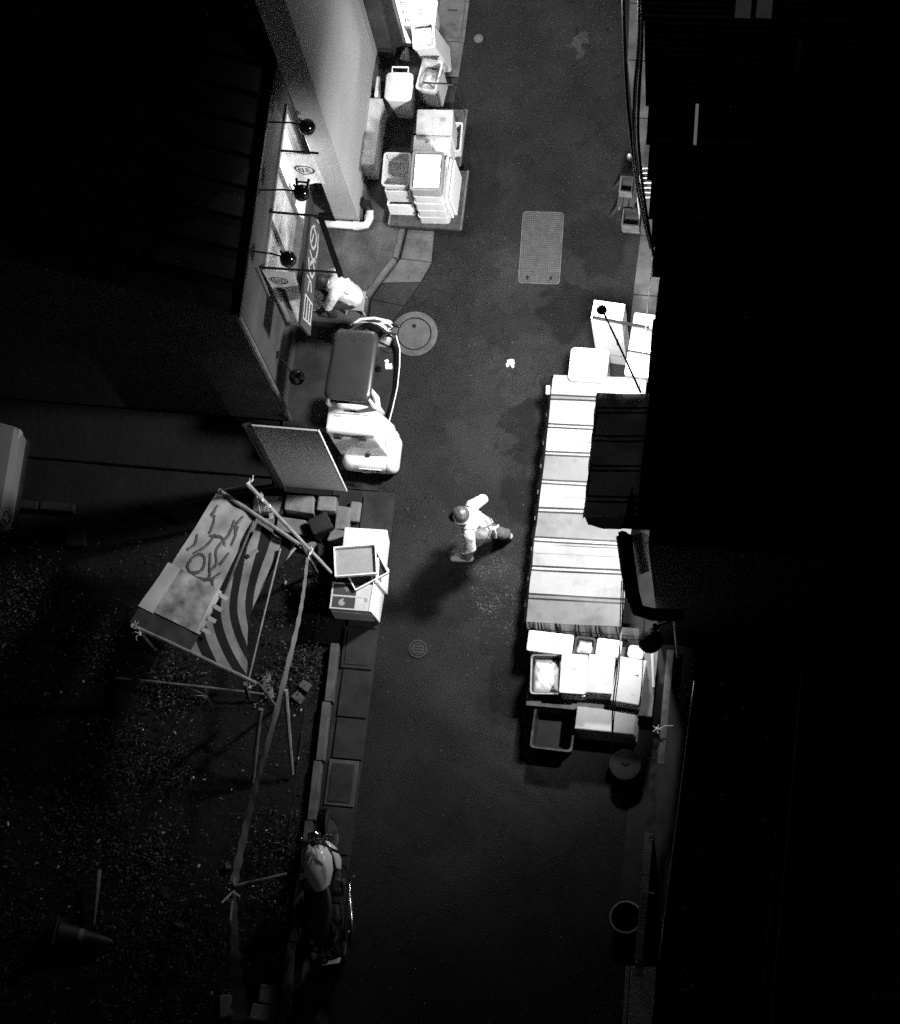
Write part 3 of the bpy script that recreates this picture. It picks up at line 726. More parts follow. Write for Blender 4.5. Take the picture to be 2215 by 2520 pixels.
# lower shed to the south on the right
sh = thing('shed_building', 'low black shed roof with thin shiny ridge trims at lower right', 'building', (5.5, -5, 0))
def H(v): return (v[0] - 5.5, v[1] + 5, v[2])
za = 3.2
e0, e1 = W(1695, 1790, za), W(1622, 2370, za)
r0, r1 = W(1962, 1780, za + .5), W(1905, 2420, za + .5)
f0, f1 = W(2235, 1780, za + .1), W(2130, 2530, za + .1)
def ext(p, q, t): return p + (q - p) * t
mb = MB(); mb.add([H(ext(e0, e1, -.35)), H(ext(r0, r1, -.3)), H(ext(r0, r1, 1.3)), H(ext(e0, e1, 1.4))], [(0, 1, 2, 3)])
mb.build('roof_slope', 'roof_dark', sh)
mb = MB(); mb.add([H(ext(r0, r1, -.3)), H(ext(f0, f1, -.3)), H(ext(f0, f1, 1.3)), H(ext(r0, r1, 1.3))], [(0, 1, 2, 3)]); mb.build('roof_slope', 'roof_dark', sh)
MB().tube([H(ext(r0, r1, -.2) + Vector((0, 0, .03))), H(ext(r0, r1, 1.2) + Vector((0, 0, .03)))], .012, 6).build('ridge_trim', 'chrome', sh)
MB().tube([H(ext(e0, e1, -.2) + Vector((0, 0, .02))), H(ext(e0, e1, 1.0) + Vector((0, 0, .02)))], .009, 6).build('eave_trim', 'chrome', sh)
a, b = W(1919, 1930, za + .45), W(1880, 2420, za + .45)
MB().tube([H(a + Vector((0, 0, .02))), H(b + Vector((0, 0, .02)))], .005, 6).build('roof_cable', 'cable_pale', sh)
mb = MB(); q0, q1 = ext(e0, e1, -.2), ext(e0, e1, 1.3)
mb.add([H((q0.x + .1, q0.y, 0)), H((q1.x + .1, q1.y, 0)), H((q1.x + .1, q1.y, za - .02)), H((q0.x + .1, q0.y, za - .02))], [(0, 1, 2, 3)]); mb.build('wall', 'wall_dark', sh)
nb2 = thing('neighbour_roof', 'dull grey roof edge in the lower right corner', 'building', (7.4, -6, 0))
g0, g1 = W(2225, 1800, 3.2), W(2135, 2540, 3.2)
mb = MB(); mb.loft([[(g0.x - 7.4, g0.y + 6, 0), (g1.x - 7.4, g1.y + 6, 0), (5, g1.y + 6, 0), (5, g0.y + 6, 0)], [(g0.x - 7.4, g0.y + 6, 3.2), (g1.x - 7.4, g1.y + 6, 3.2), (5, g1.y + 6, 3.2), (5, g0.y + 6, 3.2)]])
mb.build('roof_slab', 'concrete', nb2)

# ================================================================== RIGHT SIDE: STALL
def striped_sheet(xl, xr, zl, zr_, y0, y1, lines, sag=0.0, wid=0.025, nx=8):
    """vinyl sheet with thin dark printed lines running across; two materials"""
    ys = {y0, y1}
    for l in lines: ys |= {l - wid / 2, l + wid / 2}
    y = y0
    while y > y1: ys.add(y); y -= .09
    ys = sorted(v for v in ys if y1 - 1e-6 <= v <= y0 + 1e-6)
    mb = MB()
    for y in ys:
        for i in range(nx + 1):
            t = i / nx
            z = lerp(zl, zr_, t) - sag * math.sin(math.pi * t) * (0.6 + 0.4 * math.sin(y * 8.1)) + .009 * math.sin(y * 9.3 + t * 3) + .004 * math.sin(y * 31 + t * 7)
            mb.v.append((lerp(xl, xr, t) + .008 * math.sin(y * 2.3), y, z))
    for j in range(len(ys) - 1):
        mid = (ys[j] + ys[j + 1]) / 2
        band = sum(1 for l in lines if mid < l)
        mi = 1 if any(abs(mid - l) < wid / 2 for l in lines) else (0, 2, 0, 3, 3, 0, 2, 3, 0, 0, 2, 3, 0, 3, 0, 2, 2)[band % 17]
        for i in range(nx):
            a = j * (nx + 1) + i; mb.f.append((a, a + 1, a + nx + 2, a + nx + 1)); mb.m.append(mi)
    return mb
yl = lambda py, z: W(1340, py, z).y
lines = []
for a in (970, 980.5, 1040.6, 1049.5, 1109.6, 1118.5, 1180, 1189, 1249, 1259, 1322.5, 1333, 1394, 1404, 1464, 1475): lines.append(yl(a, .80))
ZL, ZR = .78, .95
YN, YS = W(1366, 922, ZL).y, W(1291, 1529, ZL).y
XL = (W(1366, 922, ZL).x + W(1291, 1529, ZL).x) / 2; XR = XL + 1.24
st = thing('stall_awning', 'brightly lit low vinyl stall awning, white with paired dark lines', 'awning', (1.95, -.1, 0))
ox, oy = 1.95, -.1
def loc(mb): mb.v = [(x - ox, y - oy, z) for x, y, z in mb.v]; return mb
sh_ = loc(striped_sheet(XL, XR, ZL, ZR, YN, YS, lines, .012)).build('sheet', ['vinyl_white', 'vinyl_black', 'vinyl_soiled', 'vinyl_fresh'], st, smooth=True)
thin = [yl(a, .80) for a in (1083, 1123, 1221, 1340, 1362)]
for y in thin: MB().bar((XL + .01 - ox, y - oy, ZL + .003), (XR - .05 - ox, y - oy + .004, ZR - .006), .006, .006).build('crease', 'vinyl_dull', st)
# side flap and front bar on the alley side
fl = MB(); n = 60
for i in range(n + 1):
    y = lerp(YN, YS, i / n); o = .012 * math.sin(i * 1.1) + .006 * math.sin(i * 2.7)
    fl.v += [(XL - .004 - ox, y - oy, ZL - .002), (XL - .05 + o - ox, y - oy, ZL - .08), (XL - .055 + o * 1.4 - ox, y - oy, ZL - .26 + .02 * math.sin(i * .9))]
for i in range(n):
    a = 3 * i; fl.f += [(a, a + 1, a + 4, a + 3), (a + 1, a + 2, a + 5, a + 4)]; fl.m += [0, 0]
fl.build('side_flap', 'vinyl_black', st, smooth=True)
MB().tube([(XL - .01 - ox, YN - oy, ZL - .012), (XL - .013 - ox, YS - oy, ZL - .012)], .014, 8).build('front_bar', 'black_gloss', st, smooth=True)
for k in range(9):
    y = YN - .2 - k * .36 + random.uniform(-.06, .06); MB().bar((XL - .035 - ox, y - oy, ZL + .003), (XL - .032 - ox, y - .05 - oy, ZL + .003), .012, .008).build('clip', 'chrome', st)
# south valance, hanging flap with its own lines
vl = MB(); n = 72
for i in range(n + 1):
    t = i / n; x = lerp(XL, XL + 1.46, t); zt = lerp(ZL, ZR, min(1, t * 1.15)); w_ = .02 * math.sin(i * .7) + .01 * math.sin(i * 1.9)
    hgt = .56 + .05 * math.sin(i * .23)
    vl.v += [(x - ox, YS - .003 - oy, zt - .004), (x - ox, YS - .03 + w_ - oy, zt - .22), (x + .01 - ox, YS - .04 + w_ - oy, zt - .40), (x + .02 - ox, YS - .03 - w_ - oy, zt - hgt)]
dk = [int(t * n) for t in (.10, .125, .25, .275, .295, .44, .46, .62, .64, .80, .82)]
for i in range(n):
    a = 4 * i; mi = 1 if i in dk else 0
    for k in range(3): vl.f.append((a + k, a + k + 1, a + k + 5, a + k + 4)); vl.m.append(mi)
vl.build('front_valance', ['vinyl_white', 'vinyl_black'], st, smooth=True)
for z, w_ in ((.20, .012), (.38, .01)):
    MB().tube([(XL + .01 - ox, YS - .06 - oy, ZL + .02 - z), (XL + .76 - ox, YS - .06 - oy, ZL + .12 - z), (XL + 1.42 - ox, YS - .06 - oy, ZR - z)], w_ / 2, 6).build('hem_cord', 'cable', st)
for x, y, z in ((XL + .05, YN - .08, ZL), (XL + .05, YS + .1, ZL), (XR - .05, YN - .08, ZR - .01), (XR - .05, YS + .1, ZR - .01)):
    MB().tube([(x - ox, y - oy, 0.02), (x - ox, y - oy, z - .03)], .02, 8).build('leg', 'grey_metal', st)
MB().box(((XL + XR) / 2 - ox, (YN + YS) / 2 - oy, .48), (1.05, 2.9, .05)).build('counter', 'wood', st)
# small pale tie at the north corner
MB().box((XL - .05 - ox, YN - .22 - oy, ZL + .002), (.05, .12, .03), (0, 0, .1)).build('tie', 'rope', st)

up = thing('upper_awning', 'dark unlit awning with faint lines hung high over the stall', 'awning', (2.5, -.5, 4.6))
q = [(x - 2.5, y + .5, z - 4.6) for x, y, z in striped_sheet(2.20, 2.80, 4.92, 5.06, .20, -1.30, [.02, -.04, -.32, -.38, -.68, -.74, -1.05, -1.11], .03).v]
mb = striped_sheet(2.20, 2.80, 4.92, 5.06, .20, -1.30, [.02, -.04, -.32, -.38, -.68, -.74, -1.05, -1.11], .03); mb.v = q
o = mb.build('sheet', ['vinyl_upper', 'vinyl_black', 'vinyl_upper', 'vinyl_upper'], up, smooth=True); sd = o.modifiers.new('t', 'SOLIDIFY'); sd.thickness = .006
mb = MB(); n = 24
for i in range(n + 1):
    y = lerp(.2, -1.3, i / n) + .5; mb.v += [(-.302, y, .318), (-.325 + .006 * math.sin(i * 1.3), y, .25), (-.325 - .01 * math.sin(i * 1.9), y, .17)]
for i in range(n): a = 3 * i; mb.f += [(a, a + 1, a + 4, a + 3), (a + 1, a + 2, a + 5, a + 4)]; mb.m += [0, 0]
mb.build('edge_flap', 'vinyl_black', up, smooth=True)
mb = MB(); n = 16
for i in range(n + 1):
    t = i / n; mb.v += [(lerp(-.3, .3, t), -.8, lerp(.318, .45, t)), (lerp(-.26, .3, t), -.86 - .05 * math.sin(math.pi * t), lerp(.22, .36, t) + .015 * math.sin(i))]
for i in range(n): a = 2 * i; mb.f.append((a, a + 1, a + 3, a + 2)); mb.m.append(0)
mb.build('end_flap', 'vinyl_dull', up, smooth=True)
MB().tube([(-.3, .7, .312), (-.3, -.8, .312)], .012, 6).build('front_bar', 'black_metal', up)

# the alley lamp: a small black hood at the end of a long thin arm over the white cabinet
lp_ = W(1481, 762, 4.9); arm0 = W(1577, 966, 5.02)
al = thing('alley_lamp', 'lit lamp in a small black hood on a long thin arm over the white cabinet', 'lamp', arm0)
a_ = lp_ - arm0
MB().tube([(0, 0, 0), a_ * .5 + Vector((0, 0, .05)), a_ + Vector((0, 0, .05))], .012, 6).build('arm', 'black_metal', al)
MB().lathe([(0, .085), (.02, .08), (.03, .05), (.05, .03), (.062, -.014), (.058, -.014), (.03, .05), (0, .07)], a_, 20).build('hood', 'black_metal', al, smooth=True)
MB().ball(a_ + Vector((0, 0, -.005)), .03).build('bulb', 'bulb', al)
ld = bpy.data.lights.new('alley_lamp', 'SPOT'); ld.energy = LAMP_MAIN; ld.shadow_soft_size = .26; ld.spot_size = R(148); ld.spot_blend = .85
lo = bpy.data.objects.new('alley_lamp_source', ld); COL.objects.link(lo); lo.parent = al; lo.location = a_ + Vector((0, 0, -.26)); lo.rotation_euler = Vector((-.28, .16, -1)).to_track_quat('-Z', 'Y').to_euler()

# black dome lamp near the stall end (unlit from above)
dl = thing('dome_lamp', 'black dome-shaped lamp hanging by the stall front', 'lamp', tuple(W(1600, 1574, 3.0)))
MB().lathe([(0, .16), (.03, .155), (.06, .12), (.13, .04), (.155, -.06), (.145, -.06), (.1, .04), (0, .1)], (0, 0, 0), 20).build('shade', 'black_metal', dl, smooth=True)
MB().tube([(0, 0, .15), (.1, .1, .35), (.25, .15, .4)], .018, 8).build('stem', 'black_metal', dl)
MB().lathe([(0, .02), (.035, .02), (.045, -.05), (0, -.08)], (.06, .1, .28), 10).build('socket', 'black_metal', dl)
MB().ball((0, 0, .05), .03).build('bulb', 'bulb', dl)
ld = bpy.data.lights.new('dome_lamp', 'SPOT'); ld.energy = LAMP_DOME; ld.shadow_soft_size = .03; ld.spot_size = R(112); ld.spot_blend = .8
lo = bpy.data.objects.new('dome_lamp_source', ld); COL.objects.link(lo); lo.parent = dl; lo.location = (0, 0, -.03); lo.rotation_euler = Vector((-1, .28, -.95)).to_track_quat('-Z', 'Y').to_euler()

# ------------------------------------------------------------------ containers
def foam_box(label, A_, B_, C_, z, h, m='foam', lid=True, name='foam_box', cat='foam box', group=None, rr_=.03, taper=.94, marks=0, zref=None):
    p, rz, w, d = rect(A_, B_, C_, zref or z)
    t = thing(name, label, cat, (p[0], p[1], z - h), rz, group)
    tub(w - .012, d - .012, 0, h - .035, rr_, taper, .025, .03, 0.0).build('body', m, t, smooth=True)
    if lid: solid(w, d, h - .037, h, rr_, 1.0, .008).build('lid', m, t, smooth=True)
    if lid and m in ('foam', 'foam_used'):
        MB().box((random.uniform(-.1, .1) * w, 0, h + .0012), (.045, d * 1.004, .0016)).build('tape_strip', 'card', t)
        MB().box((random.uniform(-.3, .3) * w, random.uniform(-.25, .25) * d, h + .0022), (.07, .045, .0016), (0, 0, random.uniform(-.2, .2))).build('label_print', 'sticker_grey', t)
    for k in range(marks):
        MB().box((random.uniform(-.3, .3) * w, random.uniform(-.3, .3) * d, h + .001), (w * random.uniform(.1, .25), .012 + .02 * (k % 2), .002)).build('label_print', 'sticker_grey', t)
    return t, w, d, h
def open_tub(label, A_, B_, C_, z, h, m, name='tub', cat='tub', taper=.88, wall=.012, fill=None, fillz=.6, shift=(0, 0), rim=.012, rad=.04, zref=None):
    p, rz, w, d = rect(A_, B_, C_, zref or z)
    t = thing(name, label, cat, (p[0], p[1], z - h), rz)
    mb = tub(w, d, 0, h, rad, taper, wall, .015, rim)
    if shift != (0, 0):
        mb.v = [(x + shift[0] * (1 - zz / h), y + shift[1] * (1 - zz / h), zz) for x, y, zz in mb.v]
    mb.build('body', m, t, smooth=True)
    if fill: crumple(w * .86 * (taper + (1 - taper) * fillz), d * .86 * (taper + (1 - taper) * fillz), h * fillz, fill, t, 'bag' if fill == 'bag' else 'contents')
    return t, w, d, h
def crumple(w, d, z, m, parent, name, n=22, amp=.03, seed=3):
    rg = random.Random(seed + int(w * 1000)); mb = MB()
    wv = [(rg.uniform(8, 30), rg.uniform(8, 30), rg.uniform(0, 6), rg.uniform(.3, 1)) for _ in range(6)]
    for j in range(n + 1):
        for i in range(n + 1):
            u, v = i / n, j / n; e = min(u, v, 1 - u, 1 - v) * 2; x, y = (u - .5) * w, (v - .5) * d
            h = sum(abs(math.sin(a * x + b * y * (1 if k % 2 else -1) + c)) * s for k, (a, b, c, s) in enumerate(wv)) / 3
            mb.v.append((x, y, z - .06 + .09 * min(1, e * 1.8) ** .6 + (h - .6) * amp * min(1, e * 3)))
    for j in range(n):
        for i in range(n):
            a = j * (n + 1) + i; mb.f.append((a, a + 1, a + n + 2, a + n + 1)); mb.m.append(0)
    return mb.build(name, m, parent, smooth=True)

# display table and what stands on it
tb_ = thing('display_table', 'dark low table under the white boxes south of the stall', 'table', (2.15, -2.18, 0.02))
MB().box((0, 0, .47), (1.62, .88, .04)).build('top', 'wood', tb_, bevel=.006)
for x in (-.75, .75):
    for y in (-.38, .38): MB().box((x, y, .225), (.05, .05, .45)).build('leg', 'wood', tb_)
foam_box('long white foam box at the alley end, against the valance', (1302, 1550), (1413, 1563), (1305, 1601), .90, .38)
open_tub('dark tub with crumpled bag between two white foam boxes', (1417, 1564), (1468, 1570), (1415, 1609), .86, .34, 'plastic_black', fill='bag', fillz=.75)
foam_box('plain white foam box right of the dark tub', (1471, 1569), (1532, 1577), (1468, 1611), .90, .38)
foam_box('small white foam box tucked beside the dome lamp', (1548, 1586), (1588, 1592), (1545, 1617), .86, .34, rr_=.05)
t, w, d, h = open_tub('black tray with pale rim holding a big white bag', (1308, 1611), (1382, 1612), (1308, 1707), .80, .29, 'plastic_black', 'tray', 'tray', fill='bag', fillz=.85)
MB().loft([rr(w + .01, d + .01, .04, h - .008), rr(w + .01, d + .01, .04, h + .004), rr(w - .03, d - .03, .04, h + .004), rr(w - .03, d - .03, .04, h - .008)], 0, False, False).build('rim', 'plastic_grey', t)
for k in range(3):
    foam_box(['lowest of three flat white foam trays', 'middle one of three flat white foam trays', 'topmost of three flat white foam trays'][k] + ' beside the black tray', (1383, 1608), (1448, 1612), (1377, 1704), .66 + .15 * k, .14, 'foam', taper=.97, zref=.96)
for k in range(2):
    foam_box(['lower', 'upper'][k] + ' white carton with taped edges in the middle of the display table', (1450, 1609), (1515, 1614), (1441, 1703), .72 + .22 * k, .21, 'carton_grey', zref=.94, taper=1.0, rr_=.01, marks=2 * k, name='carton', cat='carton')
for k in range(2):
    foam_box(['lower', 'upper'][k] + ' pale carton with barcode at the wall end of the display table', (1523, 1614), (1592, 1626), (1508, 1724), .72 + .22 * k, .21, 'carton_grey', zref=.94, taper=1.0, rr_=.01, marks=3 * k, name='carton', cat='carton')
t, w, d, h = open_tub('empty black crate on the ground in front of the display table', (1318, 1736), (1420, 1748), (1318, 1840), .40, .38, 'plastic_black', 'crate', 'crate', taper=.92, rad=.05)
MB().loft([rr(w + .012, d + .012, .05, h - .01), rr(w + .012, d + .012, .05, h + .004), rr(w - .03, d - .03, .05, h + .004), rr(w - .03, d - .03, .05, h - .01)], 0, False, False).build('rim', 'iron', t)
p, rz, w, d = rect((1422, 1738), (1568, 1753), (1419, 1793), .60)
grp = 'flat pale boards stacked on the ground by the black crate'
for k in range(7):
    b = thing('foam_board', ['lowest', 'second from the bottom', 'third from the bottom', 'middle one', 'third from the top', 'second from the top', 'topmost'][k] + ' of seven flat pale boards beside the empty black crate', 'board', (p[0] + random.uniform(-.012, .012), p[1] + random.uniform(-.012, .012), .022 + .083 * k), rz + random.uniform(-.015, .015), grp)
    solid(w, d, 0, .078, .012, 1, .01).build('board', 'board_grey', b, smooth=True)
tl = thing('lidded_tub', 'round dark tub with flat lid on the ground below the board stack', 'tub', tuple(W(1541, 1893, 0)))
MB().lathe([(.0, 0), (.17, 0), (.19, .26), (.20, .27), (.20, .30), (.165, .305), (.16, .295), (0, .295)], (0, 0, .02), 28).build('body', 'rubber', tl, smooth=True)
MB().tube([(-.05, .02, .33), (0, .02, .35), (.05, .02, .33)], .008, 6).build('handle', 'rubber', tl)

# tall cabinet, bin and freezer north of the stall
p, rz, w, d = rect((1462, 737), (1539, 748), (1453, 784), 1.70)
cb = thing('white_cabinet', 'tall white cabinet standing north of the striped stall awning', 'cabinet', (p[0], p[1], .03), rz)
MB().box((0, 0, .835), (w, d, 1.67)).build('body', 'plastic_white', cb, bevel=.01)
MB().box((0, -d / 2 - .008, 1.0), (w * .9, .016, 1.2)).build('door', 'plastic_white', cb, bevel=.004)
MB().box((.02, -d / 2 - .02, 1.55), (w * .5, .012, .02)).build('door_print', 'sticker_grey', cb)
MB().box((w * .3, -d / 2 - .03, 1.0), (.02, .02, .2)).build('handle', 'black_metal', cb)
MB().bar((-w / 2 + .03, -d / 2 + .01, 1.70), (w / 2 + .36, -d / 2 - .03, 1.72), .03, .05).build('top_rail', 'black_metal', cb)
bn = foam_box('low white insulated bin with rounded lid beside the tall cabinet', (1406, 853), (1500, 860), (1398, 935), .90, .86, 'plastic_white', name='insulated_bin', cat='bin', rr_=.06)
pm = MB()
t, w, d, h = bn
stroke(pm, lambda u, v: (u, v, h + .003), [(-w * .42, d * .42), (-w * .44, d * .1), (-w * .46, -d * .35)], .008)
stroke(pm, lambda u, v: (u, v, h + .003), [(-w * .3, d * .40), (-w * .05, d * .38), (w * .12, d * .39)], .008)
stroke(pm, lambda u, v: (u, v, h + .003), [(w * .2, -d * .12), (w * .3, -d * .18), (w * .42, -d * .12)], .02)
pm.build('lid_print', 'sticker_grey', t)
p, rz, w, d = rect((1563, 770), (1640, 780), (1575, 925), 1.10)
fz = thing('chest_freezer', 'white chest freezer half hidden under the market roof edge', 'freezer', (p[0], p[1], .03), rz)
MB().box((0, 0, .5), (w, d, 1.0)).build('body', 'plastic_white', fz, bevel=.01)
solid(w + .02, d + .02, 1.0, 1.07, .03).build('lid', 'plastic_white', fz, smooth=True)
MB().lathe([(.0, .03), (.06, .04), (.10, .03), (.115, .0), (.10, .0), (0, .012)], (.0, .12, 1.075), 24).build('fan_plate', 'plastic_grey', fz, smooth=True)
MB().bar((-w / 2 - .03, -.12, 1.12), (w / 2, -.14, 1.12), .02, .03).build('lid_bar', 'black_metal', fz)
# overhead cables
def cable(label, pts, r, m='cable', ties=()):
    ps = [W(x, y, z) for x, y, z in pts]; o_ = ps[0]
    fine = []
    for i in range(len(ps) - 1):
        p0, p1, p2, p3 = ps[max(i - 1, 0)], ps[i], ps[i + 1], ps[min(i + 2, len(ps) - 1)]
        for k in range(6):
            t = k / 6; fine.append(.5 * ((2 * p1) + (p2 - p0) * t + (2 * p0 - 5 * p1 + 4 * p2 - p3) * t * t + (3 * p1 - p0 - 3 * p2 + p3) * t ** 3))
    fine.append(ps[-1])
    ob = MB().tube([p - o_ for p in fine], r, 6).build('overhead_cable', m, loc=o_, smooth=True)
    return tag(ob, label, 'cable', 'cables strung along the market roof')
cable('thick black cable leftmost of the overhead bundle, running to the top edge', [(1533, -30, 4.6), (1537, 120, 4.6), (1543, 240, 4.6), (1552, 330, 4.55), (1560, 400, 4.5), (1576, 500, 4.5), (1603, 612, 4.5)], .022)
cable('black cable second from the left in the overhead bundle', [(1572, -30, 4.7), (1571, 100, 4.7), (1562, 210, 4.65), (1559, 300, 4.6), (1564, 400, 4.6), (1582, 510, 4.6), (1606, 615, 4.6)], .016)
cable('shiny grey cable in the middle of the overhead bundle', [(1578, -30, 4.7), (1574, 120, 4.7), (1566, 220, 4.7), (1563, 320, 4.65), (1571, 430, 4.65), (1588, 540, 4.6), (1607, 620, 4.6)], .009, 'cable_pale')
cable('black cable nearest the roof steps in the overhead bundle', [(1583, -30, 4.75), (1579, 120, 4.75), (1573, 230, 4.7), (1570, 330, 4.7), (1580, 450, 4.7), (1596, 560, 4.6), (1609, 630, 4.6)], .02)
cable('thin black cable dropping from roof corner past the white freezer', [(1609, 630, 4.6), (1597, 720, 4.3), (1590, 800, 4.0), (1580, 880, 4.0), (1574, 960, 4.0)], .006)
cable('long black cable hanging down across the white cartons', [(1534, 1430, 3.5), (1531, 1530, 3.0), (1520, 1640, 2.4), (1508, 1740, 1.9), (1507, 1850, 1.4)], .009)
cable('twin black cable twisting beside the long hanging one', [(1530, 1430, 3.5), (1526, 1540, 3.0), (1525, 1630, 2.4), (1514, 1730, 1.9), (1506, 1830, 1.4)], .007)
cable('thin cable in front of the barcode carton', [(1586, 1500, 3.6), (1583, 1590, 3.0), (1581, 1660, 2.5), (1574, 1740, 2.0)], .006)

# folding bench, wire rack and jug under the cables
p, rz, w, d = rect((1528, 426), (1572, 430), (1523, 506), .55)
be = thing('folding_bench', 'small weathered wooden bench with splayed legs under the overhead cables', 'bench', (p[0], p[1], .05), rz)
for k in range(3): MB().box((-w / 2 + (k + .5) * w / 3, 0, .5), (w / 3 - .012, d, .03)).build('plank', 'wood_dark', be, bevel=.004)
for sx in (-1, 1):
    for sy in (-1, 1): MB().bar((sx * w * .3, sy * d * .4, .48), (sx * (w * .5 + .12), sy * d * .45, .0), .025, .025).build('leg', 'wood_dark', be)
    MB().bar((sx * w * .42, -d * .42, .25), (sx * w * .42, d * .42, .25), .02, .02).build('stretcher', 'wood', be)
for lb_, A_, B_, C_, z_, h_ in (('dull slatted crate standing on the small wooden bench', (1530, 432), (1560, 435), (1527, 470), .78, .20), ('dull crate on the ground just south of the wooden bench', (1536, 512), (1578, 516), (1530, 552), .34, .29)):
    t, w, d, h = open_tub(lb_, A_, B_, C_, z_, h_, 'wood_dark', 'slatted_crate', 'crate', 1.0, .012, None, .5, (0, 0), .0, .006)
    for k in range(4): MB().box((0, -d / 2 - .006, h * (.15 + .24 * k)), (w, .01, h * .16)).build('slat', 'wood', t)
    for k in range(3): MB().box((-w / 2 - .006, 0, h * (.2 + .3 * k)), (.01, d, h * .18)).build('slat', 'wood', t)
p = W(1596, 450, .8)
wr = thing('wire_rack', 'white wire rack half hidden under the roof edge beside the bench', 'rack', (p.x, p.y, .05))
for k in range(7): MB().tube([(-.12, -.22 + k * .07, .75), (.12, -.22 + k * .07 + .02, .75)], .009, 6).build('wire', 'plastic_white', wr)
for sx in (-1, 1):
    MB().tube([(sx * .12, -.24, 0), (sx * .12, -.24, .76), (sx * .12, .24, .76), (sx * .12, .24, 0)], .011, 6).build('side_frame', 'plastic_white', wr)
p = W(1548, 372, .3)
jg = thing('plastic_jug', 'small white jug with handle at the pavement edge under the cables', 'jug', (p.x, p.y, .05))
MB().lathe([(0, 0), (.03, 0), (.033, .09), (.016, .12), (.013, .14), (0, .14)], (0, 0, 0), 14).build('body', 'plastic_white', jg, smooth=True)
MB().tube([(.02, 0, .11), (.055, 0, .09), (.033, 0, .04)], .006, 6).build('handle', 'plastic_white', jg)

# lower right: low wall, end block, basin, plank, pipe, ribbon
a, b = W(1598, 2050, .9), W(1571, 2365, .9)
lw = thing('low_wall', 'thin low grey wall running down the lower right beside the basin', 'wall', ((a.x + b.x) / 2, (a.y + b.y) / 2, 0), math.atan2(b.y - a.y, b.x - a.x))
L = (b - a).length
for k in range(3): MB().box((-L / 2 + (k + .5) * L / 3, 0, .45), (L / 3 - .008, .10, .9)).build('coping_block', 'stone_block', lw, bevel=.008)
p, rz, w, d = rect((1539, 2376), (1617, 2381), (1526, 2530), .85)
eb = thing('end_block', 'pale concrete block at the bottom edge, right of the alley', 'wall', (p[0], p[1], 0), rz)
MB().box((.03, -.2, .42), (w * .80, d + .4, .84)).build('block', 'block_pale', eb, bevel=.01)
MB().box((-w * .43, -.2, .40), (w * .13, d + .4, .80)).build('side_strip', 'block_pale', eb, bevel=.006)
bs = thing('basin', 'round pale-rimmed basin leaning beside the low grey wall', 'basin', tuple(W(1541, 2259, .2)[:2]) + (.02,))
MB().lathe([(0, 0), (.14, 0), (.19, .24), (.205, .245), (.205, .26), (.185, .26), (.13, .02), (0, .02)], (0, 0, 0), 30).build('body', 'black_metal', bs, smooth=True)
MB().lathe([(.186, .262), (.207, .262), (.21, .25), (.207, .27), (.186, .27)], (0, 0, 0), 30, caps=False).build('rim', 'plastic_grey', bs, smooth=True)
a, b = W(1603, 2045, .95), W(1572, 2205, .4)
tag(MB().tube([(0, 0, 0), (b - a) * .5 + Vector((-.03, 0, .05)), b - a], .006, 6).build('thin_hose', 'plastic_grey', loc=a), 'thin grey hose curving from low wall to basin', 'hose')
a = W(1580, 2192, .95)
tag(MB().bar((0, 0, 0), (.16, -.02, .02), .02, .015).build('peg_bar', 'plastic_grey', loc=a), 'short pale peg lying across the low wall above the basin', 'peg')
a, b = W(1650, 1600, .9), W(1626, 1880, .9)
pk = tag(MB().bar((0, 0, 0), b - a, .085, .04).build('plank', 'wood', loc=a), 'long pale plank along the wall right of the cartons', 'plank')
a, b = W(1659, 1528, 1.6), W(1668, 1618, 1.2)
tag(MB().tube([(0, 0, 0), b - a], .014, 8).build('standpipe', 'grey_metal', loc=a), 'short shiny pipe right of the dome lamp', 'pipe')
a, b = W(1605, 1610, .8), W(1608, 1690, .6)
tag(MB().tube([(0, 0, 0), b - a], .02, 8).build('umbrella_roll', 'plastic_white', loc=a), 'thin white rolled sheet beside the barcode carton', 'rolled sheet')
def ribbon(label, pts, w0, w1, m, name='barrier_tape', cat='tape', twist=0.0, n=40):
    ps = [W(*p) for p in pts]; o_ = ps[0].copy(); mb = MB(); seg = len(ps) - 1
    for i in range(n + 1):
        t = i / n * seg; k = min(int(t), seg - 1); f = t - k
        p0, p1, p2, p3 = ps[max(k - 1, 0)], ps[k], ps[k + 1], ps[min(k + 2, seg)]
        p = .5 * ((2 * p1) + (p2 - p0) * f + (2 * p0 - 5 * p1 + 4 * p2 - p3) * f * f + (3 * p1 - p0 - 3 * p2 + p3) * f ** 3) - o_
        tg = (p2 - p1).normalized(); side_ = tg.cross(Vector((0, 0, 1))).normalized(); nn = side_.cross(tg)
        an = twist * math.sin(i / n * 7); d_ = side_ * math.cos(an) + nn * math.sin(an)
        ww = lerp(w0, w1, i / n) * (1 + .18 * math.sin(i * 1.3)) / 2
        mb.v += [p - d_ * ww, p + nn * .008 * math.sin(i), p + d_ * ww]
    for i in range(n): a = 3 * i; mb.f += [(a, a + 1, a + 4, a + 3), (a + 1, a + 2, a + 5, a + 4)]; mb.m += [0, 0]
    o = mb.build(name, m, loc=o_, smooth=True); sd = o.modifiers.new('t', 'SOLIDIFY'); sd.thickness = .003; sd.offset = 0; sd.use_rim = False
    return tag(o, label, cat)
ribbon('dull cloth strip hanging from a white knot at lower right', [(1617, 1800, 1.0), (1610, 1860, .9), (1606, 1940, .8), (1600, 2050, .7)], .05, .12, 'cloth_dark', 'cloth_strip', 'cloth strip', .5)
a = W(1617, 1795, 1.02)
kn = MB(); kn.ball((0, 0, 0), .03)
